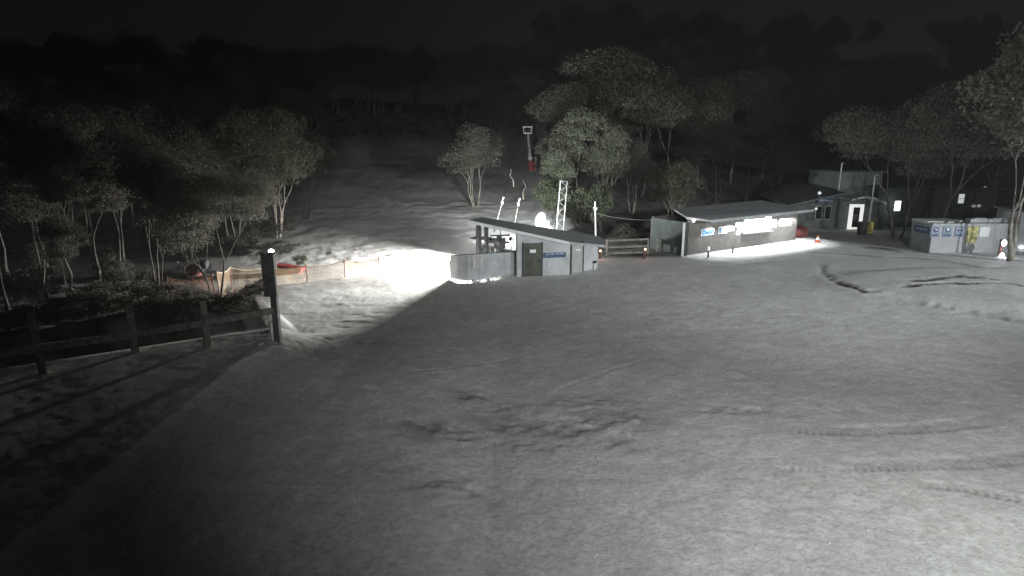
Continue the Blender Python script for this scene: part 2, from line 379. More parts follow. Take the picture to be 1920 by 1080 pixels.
# ------------------------------------------------------------------ lift shed
zr = lambda x: 2.11 - .237*(x-3.6)
A = G(969, 518); C = G(1067, 514.5); Ee = G(1120, 503); Bk = Vector((5.95, 43.0, 0)); A2 = Vector((A.x+.55, 40.7, 0))
shed = thing('lift_shed', (2.5, 39, 0), 'grey lift shed with sloping roof, olive door and open machinery bay', 'shed')
def shed_wall(p, q, holes=(), name='wall'):
    MB().wall(p, q, -.1, zr(p.x)-.15, .1, zr(q.x)-.15).build(name, M_shed, shed)
shed_wall(A, C); shed_wall(C + (C-A).normalized()*.003, Ee); shed_wall(Ee, Bk); shed_wall(Bk, A2); shed_wall(A2, A)
FL = Vector((-2.6, 36.1)); FM = Vector((3.5, 37.05)); FR = Vector((6.1, 39.6)); BR = Vector((6.4, 44.0)); BL = Vector((-1.9, 39.2))
rf = MB().slab([(p.x, p.y, zr(p.x)) for p in (FL, FM, FR, BR, BL)], .09).build('roof', M_shedroof, shed)
MB().wall(FL, FM, zr(FL.x)-.16, zr(FL.x)+.03, .04, zr(FM.x)+.03, zr(FM.x)-.16, off=.045).build('fascia', M_white, rf)
MB().wall(FM, FR, zr(FM.x)-.14, zr(FM.x)+.02, .04, zr(FR.x)+.02, zr(FR.x)-.14, off=.045).build('fascia', M_steel, rf)
MB().wall(BL, FL, zr(BL.x)-.16, zr(BL.x)+.03, .04, zr(FL.x)+.03, zr(FL.x)-.16, off=.045).build('fascia', M_steel, rf)
def on_wall(p, q, px):
    a, b = 0., 1.
    for _ in range(30):
        m = (a+b)/2; w = p.lerp(q, m)
        if 960 + F*w.x/(w.y*cs + CAM_H*sn) < px: a = m
        else: b = m
    return p.lerp(q, a)
# door one
d0 = on_wall(A, C, 981); d1 = on_wall(A, C, 1015)
ztop = zrow(456, d0.y)
dr = MB().wall(d0, d1, .02, ztop, .03, off=.04).build('door', M_door, shed); dr['label'] = 'dark olive door'
MB().wall(d0+Vector((-.07, 0, 0)), d0, 0, ztop+.05, .05, off=.055).build('door_jamb', M_dark, dr); MB().wall(d1, d1+Vector((.07, .01, 0)), 0, ztop+.05, .05, off=.055).build('door_jamb', M_dark, dr)
e0 = d0.lerp(d1, .35); e1 = d0.lerp(d1, .68)
MB().wall(e0, e1, zrow(474, e0.y), zrow(468, e0.y), .01, off=.055).build('notice', M_posterw, dr)
MB().box(d0.lerp(d1, .9)+Vector((0, -.08, .95)), (.05, .06, .2)).build('door_handle', M_dark, dr)
# blue sign with pale lettering bars
s0 = on_wall(A, C, 1018); s1 = on_wall(A, C, 1060)
sg = MB().wall(s0, s1, zrow(484, s0.y), zrow(474, s0.y), .03, zrow(472.5, s1.y), zrow(482, s1.y), off=.035).build('sign_board', M_blue, shed)
q0 = s0.lerp(s1, .12); q1 = s0.lerp(s1, .9)
M_dull = mat('faded_lettering', (.3, .4, .5), .6, .5, 14)
for k, (a, b) in enumerate(((.1, .3), (.33, .47), (.5, .72), (.75, .92))):
    t0 = s0.lerp(s1, a); t1 = s0.lerp(s1, b); zz = zrow(478.4-a*1.5, s0.y)
    MB().wall(t0, t1, zz, zz+.09, .01, off=.045).build('lettering', M_dull, sg)
MB().wall(on_wall(A, C, 1027.5), on_wall(A, C, 1030), zrow(505, A.y), zrow(492, A.y), .03, off=.035).build('conduit', M_white, shed)
# door two, on the angled face
d0 = on_wall(C, Ee, 1070.5); d1 = on_wall(C, Ee, 1091)
zt = zrow(459, d0.y)
dr2 = MB().wall(d0, d1, .02, zt, .03, off=.03).build('door', mat('grey_door', (.36, .385, .375), .6, .08), shed); dr2['label'] = 'pale grey door in a dark frame'
n_ = (d1-d0).normalized()
MB().wall(d0-n_*.12, d0, 0, zt+.12, .06, off=.05).wall(d1, d1+n_*.1, 0, zt+.12, .06, off=.05).wall(d0, d1, zt, zt+.12, .06, off=.05).build('door_frame', M_dark, dr2)
MB().wall(d0.lerp(d1, .35), d0.lerp(d1, .75), zt-.42, zt-.33, .01, off=.04).build('notice', M_posterw, dr2)
# corner trims
MB().wall(A+Vector((-.02, 0, 0)), A+Vector((.04, 0, 0)), 0, zr(A.x)-.2, .05, off=.03).build('corner_trim', M_steel, shed)
# bay posts
for px, tz, th in ((897.5, 0, .17), (912, .0, .13)):
    Yp = 36.6; x = xcol(px, Yp, 2)
    MB().tube([(x, Yp, 0), (x, Yp, zr(x)-.1)], th, 4).build('post', M_machine, shed)
xa = xcol(900, 36.6, 2); xb = xcol(911, 36.6, 2)
MB().tube([(xa, 36.62, 1.6), (xb, 36.62, 2.1)], .05, 5).tube([(xb, 36.62, 1.2), (xa, 36.62, 1.55)], .04, 5).build('brace', M_machine, shed)
MB().wall(A+Vector((-.07, .05, 0)), A+Vector((.01, .05, 0)), 0, zr(A.x)-.12, .2, off=.02).build('bay_post', M_machine, shed)
# the curved wall of panels, standing a hand above the snow
cw = thing('curved_wall', (-1.6, 35.8, 0), 'low curved pale panel wall before the machinery bay, lit snow showing beneath it', 'wall')
cpx = [845, 858, 877, 900, 922, 946, 968]; cY = [35.75, 35.15, 34.95, 35.2, 35.75, 36.4, 37.05]
ctop = [480, 479, 478, 476.5, 475, 473.5, 472]
cp = [Vector((xcol(p, y, .7), y, 0)) for p, y in zip(cpx, cY)]
for k in range(6):
    a, b = cp[k], cp[k+1]; g = (b-a).normalized()*.006
    MB().wall(a+g, b-g, .17, zrow(ctop[k], a.y), .06, zrow(ctop[k+1], b.y)).build('panel', M_shed, cw)
MB().tube([(p.x, p.y+.03, zrow(t, p.y)+.015) for p, t in zip(cp, ctop)], .03, 6).build('top_rail', M_dark, cw)
for k in (0, 2, 4, 6):
    MB().box((cp[k].x, cp[k].y+.12, .6), (.07, .07, 1.25)).build('stud', M_machine, cw)
MB().box((cp[0].x-.03, cp[0].y+.04, .72), (.05, .1, 1.15), ry=-.06).build('end_cap', M_dark, cw)
bp_ = MB().wall(cp[2]+Vector((.28, .05, 0)), cp[3]+Vector((.16, .08, 0)), zrow(503, 35.1), zrow(479, 35.1), .012, off=.02).build('banner', mat('pale_banner', (.58, .58, .57), .6, .06), cw)
dvec = (cp[3]-cp[2]); az = math.atan2(dvec.y, dvec.x); mid = (cp[2]+cp[3])/2 + Vector((.22, .03, 0)); nn = Vector((math.sin(az), -math.cos(az), 0))*.035
text_part('lettering', 'DIG', .42, Matrix.Translation(Vector((mid.x, mid.y, (zrow(503, 35.1)+zrow(479, 35.1))/2)) + nn) @ Matrix.Rotation(az, 4, 'Z') @ Matrix.Rotation(rad(90), 4, 'X') @ Matrix.Rotation(rad(-90), 4, 'Z'), mat('grey_lettering', (.30, .30, .30), .6, .1), bp_)
# rubber mat under the wall end
mp = [G(815, 530), G(828, 515), G(848, 512), G(935, 518), G(925, 529), G(850, 534)]
tag(MB().slab([(p.x, p.y, .06) for p in mp], .09).build('rubber_mat', M_tar, origin=mp[0]), 'dark brown mat on the snow at the rounded end of the curved wall', 'mat')
c_ = G(888, 530); tag(MB().ball(c_+Vector((0, 0, .1)), .13, 10, 6, (1, 1, .8)).ball(c_+Vector((.1, .05, .05)), .1, 8, 5).build('snow_lump', SNOW, origin=c_, smooth=True), 'small white snow lump against the foot of the curved wall', 'snow lump')

# drive machine in the bay
mx = xcol(936, 38.2, 1.5); my = 38.2
mc = thing('tow_drive_machine', (mx, my, 0), 'dark ski tow drive with crossbars standing in the open bay of the lift shed', 'machine')
zz = lambda py: zrow(py, my)
xx = lambda px: xcol(px, my, 2)
MB().tube([(mx, my, 0), (mx, my, zz(462)), (mx, my, zz(452))], [.28, .3, .42], 8).build('column', M_machine, mc)
MB().box((mx+.03, my, (zz(452)+zz(465))/2), (.75, .6, .4)).box((mx-.05, my, zz(450)), (.9, .5, .22)).build('motor_housing', M_machine, mc)
MB().box(((xx(913)+xx(955))/2, my, zz(454.5)), (xx(955)-xx(913), .14, .12)).build('crossbar', M_machine, mc)
MB().box(((xx(919)+xx(956))/2, my, zz(441.5)), (xx(956)-xx(919), .12, .09), ry=-.03).build('crossbar', M_machine, mc)
for px in (919, 957):
    MB().box((xx(px), my, zz(448)), (.1, .1, .24)).tube([(xx(px), my-.05, zz(448)), (xx(px), my+.05, zz(448))], .1, 10).build('roller', M_machine, mc)
MB().box((mx, my, zz(445)), (.32, .3, .3)).build('gearbox', M_machine, mc)
MB().tube([(mx+.08, my, zz(442)), (mx+.08, my, zr(mx)-.1)], .03, 6).build('hanger_rod', M_machine, mc)
MB().tube([(xx(914), my, zz(459)), (xx(930), my, zz(459))], .02, 5).build('pipe', M_steel, mc)
c0 = P(957, 444, 37.6)
hs = [P(958, 444, 37.8), P(963, 450, 37.8), P(963.5, 455, 37.8), P(960, 460, 37.8), P(958.5, 466, 37.8), P(958.5, 474, 37.8)]
tag(MB().tube(hs, .04, 6).build('hanging_hose', M_steel, origin=hs[0]), 'thin curved hose hanging beside the tow drive inside the bay', 'hose')
fx = thing('flood_lamp', (-1.6, 41.05, 0), 'flood lamp on a short post behind the lift shed, lighting the snow', 'flood lamp')
MB().tube([(-1.45, 41.1, -.1), (-1.45, 41.1, 1.7)], .04, 6).build('post', M_machine, fx)
MB().box((-2.02, 41.08, 1.6), (.12, 1.4, .26), rz=.53).box((-1.7, 41.1, 1.6), (.5, .1, .1)).build('housing', M_machine, fx)
MB().tube([(-2.15, 41.0, 1.77), (-2.15, 41.0, 1.80)], .72, 20).build('added_light_shield', M_machine, fx)  # disc added over the lamp to keep its light off the tree crowns
# small bollard by shed's right corner
b_ = G(1115, 505)
o = thing('short_post', b_, 'short pale post with a dark cap at the lift shed corner', 'post')
MB().box(b_+Vector((0, 0, .2)), (.12, .12, .45)).build('shaft', M_white, o); MB().box(b_+Vector((0, 0, .48)), (.22, .16, .14)).build('cap', M_dark, o)

# ------------------------------------------------------------------ snow gun behind the shed, mast, thin pole
gY = 46.0; gc = P(1020, 414, gY)
gun = thing('snow_gun', (gc.x, gY, hz(gc.x, gY)), 'floodlit white fan snow gun showing over the lift shed roof', 'snow gun')
ax = Vector((-.75, -.55, .25)).normalized()
MB().tube([gc-ax*.62, gc-ax*.55, gc-ax*.1, gc+ax*.3, gc+ax*.42], [.2, .42, .5, .56, .6], 18).build('barrel', M_white, gun, smooth=True)
MB().tube([gc+ax*.425, gc+ax*.44], [.5, .5], 18).build('nozzle_face', M_steel, gun)
MB().tube([gc-ax*1.15, gc-ax*.62], [.17, .2], 12).tube([gc-ax*1.25, gc-ax*1.2], [.24, .24], 12).build('fan_motor', M_white, gun, smooth=True)
MB().tube([gc-Vector((0, 0, .4)), (gc.x, gY, hz(gc.x, gY))], .12, 8).tube([(gc.x-.7, gY-.5, hz(gc.x, gY)+.1), (gc.x, gY, gc.z-.6)], .05, 6).tube([(gc.x+.8, gY-.3, hz(gc.x, gY)+.1), (gc.x, gY, gc.z-.6)], .05, 6).build('stand', M_white, gun)
w0 = P(1026, 421, gY-.6); 
MB().add([P(1019, 431, gY-.6), P(1046, 437, gY-.6), P(1029, 421, gY-.6), P(1019, 431, gY+.4), P(1046, 437, gY+.4), P(1029, 421, gY+.4)], [(0,1,2),(3,5,4),(0,3,4,1),(1,4,5,2),(2,5,3,0)]).build('cover_plate', M_white, gun)
MB().box(gc+Vector((.1, .2, .55)), (.3, .2, .14), ry=.3).build('control_box', M_white, gun)

M_mast = mat('mast_steel', (.17, .175, .18), .5, .3, 6)
def lattice():
    Y = 45.2; bl = P(1043.5, 436, Y); br = P(1055.8, 438, Y); tl = P(1051.5, 339, Y); tr = P(1064, 340, Y)
    base = (bl+br)/2; base.z = hz(base.x, Y)
    for c in (bl, br):
        pass
    t = thing('lattice_mast', base, 'white floodlit lattice mast leaning slightly beyond the shed roof', 'mast')
    dz = (bl.z - base.z)/(tl.z-bl.z); bl = bl - (tl-bl)*dz; br = br - (tr-br)*dz
    back = Vector((0, .5, 0))
    L4 = [(bl, tl), (br, tr), (bl+back, tl+back), (br+back, tr+back)]
    for a, b in L4: MB().tube([a, b], .036, 6).build('chord', M_mast, t)
    n = 13
    for (a, b), (c, d) in ((L4[0], L4[1]), (L4[2], L4[3]), (L4[0], L4[2]), (L4[1], L4[3])):
        for k in range(n):
            u0, u1 = k/n, (k+1)/n
            p, q = (a.lerp(b, u0), c.lerp(d, u1)) if k % 2 else (c.lerp(d, u0), a.lerp(b, u1))
            MB().tube([p, q], .017, 5).build('brace', M_mast, t)
    for (a, b) in ((tl, tr), (tl+back, tr+back), (tl, tl+back), (tr, tr+back)): MB().tube([a, b], .036, 5).build('top_bar', M_mast, t)
lattice()
tp = P(1116, 378, 45.0); bt = P(1118.5, 446, 45.0); bz = hz(bt.x, 45)
o = thing('instrument_pole', (bt.x, 45, bz), 'thin pale pole with a small box near its top behind the low shed end', 'pole')
MB().tube([(bt.x, 45, bz), tp], [.06, .045], 6).build('shaft', M_white, o)
MB().box(P(1116.5, 391.5, 45), (.22, .2, .2)).box(P(1116.5, 389.5, 45), (.34, .1, .08)).build('box', M_steel, o)
wire = []
a = P(1117, 400, 45.0); b = P(1290, 404, 47.5)
for k in range(15):
    u = k/14; p = a.lerp(b, u); p.z -= .42*4*u*(1-u); wire.append(p)
tag(MB().tube(wire, .018, 5).build('overhead_wire', M_steel, origin=a), 'grey wire sagging from the thin pole to the green kiosk end', 'wire')

# ------------------------------------------------------------------ ski tow
TY = G(996.5, 320).y
def tower():
    Y = TY; base = GY(996.5, Y); top = P(990, 252, Y)
    t = thing('tow_tower', base, 'grey ski tow tower with a red pad at its foot', 'tow tower')
    MB().tube([base-Vector((0, 0, .3)), top], [.2, .15], 8).build('mast', M_steel, t)
    pz = P(996, 309, Y); MB().tube([(base.x, Y, base.z), (pz.x, Y, pz.z+.4)], .42, 10).build('pad', M_red, t)
    MB().ball(P(994, 296, Y), .3, 8, 5).build('light_head', M_white, t)
    zt, zb = zrow(238, Y), zrow(250, Y); xl, xr = P(980, 240, Y).x, P(998.5, 240, Y).x
    MB().box(((xl+xr)/2, Y, zt), (xr-xl, .18, .14)).box(((xl+xr)/2, Y, zb), ((xr-xl)*.8, .18, .14)).box((xl+.12, Y, (zt+zb)/2), (.1, .12, zt-zb)).box((xr-.12, Y, (zt+zb)/2), (.1, .12, zt-zb)).build('crossarm', M_steel, t)
    for x in (xl+.25, xr-.25): MB().tube([(x, Y-.08, zb+.2), (x, Y+.08, zb+.2)], .17, 10).build('sheave', M_machine, t)
    s = GY(1004, Y-1); return base
tower()
s_ = GY(1004.5, TY-.8); tag(MB().tube([s_, s_+Vector((0, 0, 1.5))], .14, 8).ball(s_+Vector((0, 0, 1.5)), .15, 8, 5).build('marker_post', mat('dull_pink_post', (.30, .22, .20), .7), origin=s_), 'short dull pink post beside the red padded tow tower', 'post')
y2 = 96.0; b2 = GY(1010, y2); t2 = P(1009, 196, y2)
o = thing('far_pole', b2, 'thin faint pole high on the ski slope near the tall trees', 'pole')
MB().tube([b2, t2], .09, 6).build('shaft', M_steel, o); MB().ball(P(1009.5, 218, y2), .2, 8, 5).build('reflector', M_posterw, o)
for nm, pts in (('uphill', [P(925, 428, 39.0), P(942, 378, 46), P(957, 320, 56), P(984, 245, TY), P(1006, 200, 96)]), ('downhill', [P(968, 420, 40), P(972, 376, 47), P(984, 340, 56), P(995, 245, TY), P(1011, 200, 96)])):
    tag(MB().tube(pts, .014, 5).build('haul_cable', M_machine, origin=pts[0]), 'thin haul cable up the slope, the one nearer the ' + ('lone tree' if nm == 'uphill' else 'tall grove'), 'cable')
M_hang = mat('hanger_steel', (.22, .22, .21), .5, .2, 6)
def s_hanger(top, pxs, Y, label, faint):
    t = thing('tow_hanger', P(*pxs[0], Y), label, 'tow hanger', 'hangers on the ski tow')
    MB().tube([P(a, b, Y) for a, b in pxs], .04, 6).build('spring_pole', M_hang, t, smooth=True)
    e = pxs[-1]; MB().ball(P(*e, Y), .1, 8, 5, (1, 1, 1.5)).build('grip_box', M_hang, t)
    MB().tube([P(*e, Y), P(*faint, Y)], .03, 5).build('rope', M_rope, t)
    MB().tube([P(*pxs[0], Y), P(pxs[0][0]-1, pxs[0][1]-5, Y)], .02, 5).build('clamp', M_steel, t)
s_hanger(None, [(958.5, 322), (956.5, 326), (957, 331), (961, 335), (962.5, 340)], 55, 'curved white tow hanger highest on the slope, nearer the lone tree', (963, 350))
s_hanger(None, [(982.5, 343), (985.5, 348), (985, 353), (981.5, 357), (980.8, 363)], 55, 'curved white tow hanger nearer the tall trees, above a straight one', (981, 374))
def r_hanger(top, low, Y, label):
    t = thing('tow_hanger', P(*top, Y), label, 'tow hanger', 'hangers on the ski tow')
    p = P(*top, Y); MB().ball(p, .10, 10, 6, (1, 1, 1.8)).build('grip_box', M_hang, t); MB().box(p+Vector((.08, 0, .3)), (.1, .1, .22), ry=.4).build('clamp', M_hang, t)
    MB().tube([p, P(*low, Y)], .02, 6).build('pole', M_hang, t)
    q = P(*low, Y); MB().tube([q, q+Vector((.0, 0, -.05))], .09, 10).build('seat_disc', M_hang, t)
r_hanger((941.5, 380), (932, 414), 45.5, 'straight white tow hanger over the roof, nearer the lone tree')
r_hanger((972, 382.5), (965.5, 418), 45.5, 'straight white tow hanger over the roof, nearer the snow gun')
q = P(925.5, 430, 39.2); tag(MB().ball(q, .12, 10, 6, (.9, .9, 2.1)).build('grip_box', M_white, origin=q), 'bright white grip hanging under the shed roof inside the bay', 'tow grip')

# ------------------------------------------------------------------ rails and red markers between shed and kiosk
def rail_gate(pxa, pxb, ya, top, Y, label, lights=()):
    pa = GY(pxa, Y); pb = GY(pxb, Y+.8)
    t = thing('timber_rail', pa, label, 'rail fence', 'timber rails between shed and kiosk')
    ht = zrow(top, Y) - pa.z
    for p in (pa, pb): MB().box(p+Vector((0, 0, ht/2)), (.12, .12, ht)).build('post', M_wood, t)
    for u in (1, .58, .2): MB().wall(pa, pb, pa.z+ht*u-.14, pa.z+ht*u, .05, pb.z+ht*u, pb.z+ht*u-.14, off=.1).build('rail', M_wood, t)
rail_gate(1137, 1214, 0, 449, 43.5, 'three-bar timber rail just beyond the low end of the lift shed')
rail_gate(1231, 1250, 0, 448, 45.5, 'short timber rail beside the green kiosk end')
for px, py, lb in ((1125, 470, 'dark post with a small glowing red marker at the lift shed corner'), (1208.5, 467, 'dark post with a small glowing red marker by the timber rail')):
    p = GY(px, 42.3); h_ = zrow(py, 42.3)
    t = thing('marker_post', p, lb, 'marker post', 'posts with red marker lights')
    MB().box((p.x, p.y, (p.z+h_)/2), (.12, .12, h_-p.z+.25)).build('post', mat('dark_red_post', (.10, .04, .035), .7), t)
    MB().ball((p.x, p.y-.09, h_), .075, 10, 6).build('light', M_amber, t)
    lamp('marker_light', 'POINT', (p.x, p.y-.35, h_), 4, (1, .5, .35), None, .05)

# ------------------------------------------------------------------ kiosk
K0 = G(1288, 479); K1 = G(1491, 450); kd = (K1-K0); kd.z = 0; kl = kd.length; kd.normalize(); kn = Vector((kd.y, -kd.x, 0))
kz = zrow(415, K0.y)-.05
kiosk = thing('ticket_kiosk', K0, 'long brown ticket kiosk with glowing window and downlights under its eave', 'kiosk')
kb0 = K0 - kn*3.6; kb1 = K1 - kn*3.6
K0p = Vector((K0.x, K0.y, 0)); K1p = Vector((K1.x, K1.y, 0))
MB().wall(K0, K1, -.3, 2.55, .12).build('wall', M_kwall, kiosk)
MB().wall(K0+kn*-.12, kb0, -.3, 2.5, .12, off=0).build('end_wall', M_green, kiosk)['label'] = 'dark green end wall'
MB().wall(kb1, K1+kn*-.12, -.3, 2.5, .12).build('wall', M_kwall, kiosk)
MB().wall(kb1, kb0, -.3, 2.6, .12).build('wall', M_kwall, kiosk)
fz = zrow(416, (K0+kn*1.2).y)
r0 = K0 + kn*1.2 + kd*.9; r1 = K1 + kn*1.2 + kd*.2; r2 = K1 - kn*3.9 + kd*.3; r3 = K0 - kn*3.9 + kd*2.6
r3b = K0 - kn*.2 - kd*.1
bz_ = fz + .32
krf = MB().slab([(r0.x, r0.y, fz+.06), (r1.x, r1.y, fz+.10), (r2.x, r2.y, bz_+.15), (r3.x, r3.y, bz_), (r3b.x, r3b.y, fz+.22)], .1).build('roof', M_kroof, kiosk)
MB().wall(r0, r1, fz-.12, fz+.08, .04, fz+.12, fz-.08, off=.045).build('fascia', M_steel, krf)
MB().tube([(r3b.x, r3b.y, fz+.1), (r0.x, r0.y, fz-.02)], .05, 6).build('gutter', M_white, krf)
MB().wall(K0+kn*.04, K1+kn*.04, -.02, .12, .05, off=.03).build('skirting', mat('pale_skirting', (.5, .5, .48), .6), kiosk)
def kpt(px): return on_wall(K0, K1, px)
def board(x0, x1, t0, b0, t1, b1, name, m, off=.04, th=.03, label=None, par=None):
    a = kpt(x0); b = kpt(x1)
    o = MB().wall(a, b, zrow(b0, a.y), zrow(t0, a.y), th, zrow(t1, b.y), zrow(b1, b.y), off=off).build(name, m, par or kiosk)
    if label: o['label'] = label
    return o
pa = board(1311, 1335, 430, 443, 427, 440, 'poster', M_posterw, label='pale blue and white poster')
pa.data.materials[0] = mat('poster_pale', (.42, .50, .56), .5, .1)
board(1313.5, 1320, 432, 441, 431, 440, 'picture', M_poster, .05, .01, par=pa); board(1324, 1333, 431.5, 438, 430.5, 437, 'picture', M_poster, .05, .01, par=pa); board(1320, 1324, 433.5, 438, 433.5, 438, 'picture', M_blue, .052, .01, par=pa)
pb_ = board(1343.5, 1360, 425.5, 438.5, 424, 437, 'poster', M_posterw, label='white poster with a blue edge')
board(1344.5, 1348.5, 427, 437, 426.6, 436.5, 'picture', M_poster, .05, .01, par=pb_); board(1350, 1358, 431, 432, 430.6, 431.6, 'text_line', M_blue, .05, .01, par=pb_)
board(1361, 1373, 424, 434, 423, 433, 'poster', M_posterw, label='small white poster')
board(1375.5, 1386, 417.5, 426, 416.5, 425, 'window', M_lit); board(1378, 1388, 427.5, 436, 427, 435, 'notice', M_posterw); board(1377, 1384, 437, 441, 436.5, 440.5, 'notice', M_posterw)
wn_ = board(1390, 1428, 412.5, 436.5, 409, 432.5, 'serving_window', M_lit, label='large blown bright serving window')
wz = board(1429, 1440, 407, 431, 406, 430, 'serving_window', M_lit); board(1441, 1451, 411.5, 427, 411, 426, 'window', M_lit)
board(1457, 1478, 411, 424, 409, 422.5, 'window', M_lit)
for x, t, b in ((1389, 412, 437), (1402, 411, 436), (1415, 410, 434.5), (1428.4, 408, 433), (1440.3, 406, 431)): board(x, x+.9, t, b, t, b, 'mullion', M_white, .06, .03, par=wn_)
board(1388, 1441, 437, 438.5, 431.5, 433, 'counter', M_steel, .3, .3, par=wn_)
for px in (1327, 1362, 1389, 1417, 1440, 1461, 1482):
    p = kpt(px) + kn*.6; z = fz-.06
    dl = MB().tube([(p.x, p.y, z), (p.x, p.y, z-.05)], .1, 10).build('downlight', M_bulb, kiosk)
    lamp('downlight_lamp', 'SPOT', (p.x, p.y, z-.08), 300 if px < 1380 else 480, (.97, .99, 1.0), (p.x+kn.x*.12, p.y+kn.y*.12, -1), .05, 110, .35)
# post and downpipe at the near corner, annex
pp = GY(1279, K0.y-.2); tagp = MB().box((pp.x, pp.y, 1.25), (.16, .1, 2.5)).build('corner_post', M_white, kiosk)
MB().box((pp.x+.22, pp.y+.15, 1.2), (.2, .1, 2.4)).build('gap_shade', M_dark, kiosk)  # solid dark box standing in for the shaded gap beside the post
lb = thing('wall_lamp', kpt(1297)+kn*.4, 'small round lamp on the kiosk corner under the roof edge', 'lamp')
MB().ball(P(1300.5, 414, (K0+kn*.4).y), .09, 10, 6).build('bulb', M_bulb, lb)
MB().tube([P(1300.5, 414, (K0+kn*.4).y), P(1289, 415, K0.y)], .03, 5).build('arm', M_white, lb)
for px, py0, py1, lit, lbl in ((1327.5, 462, 482.5, True, 'short bollard with a lit cap on the bright snow before the kiosk'), (1373.5, 463, 475, False, 'short dark bollard on the bright snow before the kiosk window')):
    p = G(px, py1); t = thing('bollard', p, lbl, 'bollard', 'bollards before the kiosk'); hh = zrow(py0, p.y)-p.z
    MB().tube([p, p+Vector((0, 0, hh*.6))], .06, 8).build('shaft', M_dark, t)
    MB().tube([p+Vector((0, 0, hh*.6)), p+Vector((0, 0, hh))], .1 if lit else .07, 8).build('cap', M_posterw if lit else M_dark, t)
    if lit: MB().ball(p+Vector((0, -.09, hh*.8)), .08, 8, 5).build('light', M_dimbulb, t)
rp_ = GY(1499, 52.5)
tag(MB().ball(rp_+Vector((0, 0, .5)), .75, 12, 8, (1, .7, .75)).build('covered_heap', mat('dark_red_cover', (.16, .035, .035), .7, .3, 4), origin=rp_, smooth=True), 'dark red covered heap at the far end of the kiosk', 'cover')

# cone
cp_ = G(1533, 455); t = thing('traffic_cone', cp_, 'small orange traffic cone on the snow between kiosk and lodge', 'traffic cone')
MB().tube([cp_+Vector((0, 0, .04)), cp_+Vector((0, 0, .62))], [.2, .04], 12).build('cone', M_orange, t)
MB().tube([cp_+Vector((0, 0, .25)), cp_+Vector((0, 0, .42))], [.15, .105], 12).build('band', M_posterw, t)
MB().box(cp_+Vector((0, 0, .02)), (.46, .46, .05)).build('base', M_orange, t)

# ------------------------------------------------------------------ lodge
LY = 57.5
lodge = thing('lodge', GY(1560, LY), 'dark lodge with a brightly framed glass door under a curved canopy', 'building')
def lp(px, dy=0): return GY(px, LY+dy)
def lz(py, dy=0): return zrow(py, LY+dy)
w0, w1, w2, w3 = lp(1488, 1.5), lp(1566, .5), lp(1637), lp(1735, 3)
MB().wall(w0, w1, -.3, lz(388), .2, lz(366)).build('wall', M_lodge, lodge)
MB().wall(w1, w2, -.3, lz(372), .2, off=.25).build('entrance_wall', M_lodge, lodge)
MB().wall(w2, w3, -.3, lz(352), .2).build('wall', M_lodge, lodge)
MB().wall(w3, w3+Vector((0, 9, 0)), -.3, lz(352), .2).build('wall', M_lodge, lodge)
up = MB(); u0, u1 = lp(1562, 2), lp(1642, 2)
up.wall(u0, u1, 2.5, lz(322, 2), 6.0).build('upper_storey', M_lodgelight, lodge)
MB().slab([(w0.x-1.2, w0.y-1, lz(386)), (w1.x, w1.y-1, lz(360)), (w1.x+.2, w1.y+9, lz(352)), (w0.x, w0.y+9, lz(380))], .15).build('roof', M_lodge, lodge)
MB().slab([(w2.x, w2.y-.8, lz(352)), (w3.x+1, w3.y-.8, lz(350)), (w3.x+1, w3.y+9, lz(343)), (w2.x, w2.y+9, lz(343))], .15).build('roof', M_lodge, lodge)
MB().slab([(u0.x-.3, u0.y-.3, lz(320, 2)), (u1.x+.3, u1.y-.3, lz(320, 2)), (u1.x+.3, u1.y+7, lz(322, 2)), (u0.x-.3, u0.y+7, lz(322, 2))], .15).build('roof', M_lodge, lodge)
cv = MB(); can = []
for k in range(9):
    u = k/8; px = 1567 + 68*u; zc = lz(369.5) + .42*math.sin(math.pi*min(1, u*1.1)*.95) - .42*u; pnt = lp(px, 0); can.append((pnt.x, zc))
vs = []
for x, z in can: vs += [(x, LY-2.2, z-.15), (x, LY-2.2, z), (x, LY+.3, z-.15), (x, LY+.3, z)]
fs = []
for k in range(8):
    a = k*4; b = a+4; fs += [(a, b, b+1, a+1), (a+2, a+3, b+3, b+2), (a+1, b+1, b+3, a+3), (a, a+2, b+2, b)]
fs += [(0, 1, 3, 2), (32, 34, 35, 33)]
MB().add(vs, fs).build('canopy', M_steel, lodge)
def lbox(x0, x1, t, b, name, m, off, th=.04, par=None, label=None):
    a, c = lp(x0, .0), lp(x1, .0)
    o = MB().wall(a, c, lz(b), lz(t), th, off=off).build(name, m, par or lodge)
    if label: o['label'] = label
    return o
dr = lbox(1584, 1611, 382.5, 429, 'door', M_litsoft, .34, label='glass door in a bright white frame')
lbox(1592, 1604, 388, 425, 'door_glass', M_glassdark, .36, .02, dr)
lbox(1593.5, 1601, 401, 412, 'reflection_panel', mat('dim_panel', (.12, .12, .12), .4), .372, .01, dr)
for x0, x1 in ((1528.5, 1542), (1545.5, 1558.5)):
    fr = lbox(x0, x1, 386.5, 413, 'window', mat('window_frame_grey', (.26, .29, .28), .6), -.38, .06)
    lbox(x0+1.8, x1-1.2, 388.5, 411, 'pane', M_glassdark, -.35, .02, fr)
lbox(1657, 1659.5, 380, 395, 'window', M_glassdark, .04)
lw = lbox(1671, 1681.5, 377, 395, 'window', M_lit, .04, label='small bright window'); lbox(1671, 1681.5, 386, 386.8, 'mullion', M_white, .06, .02, lw)
lbox(1670.5, 1682, 397, 403, 'window_box', mat('pale_panel', (.20, .23, .23), .6), .05)
sgn = lbox(1530, 1560, 368.5, 382.5, 'sign_board', M_navy, -.25, .05, label='dark blue sign')
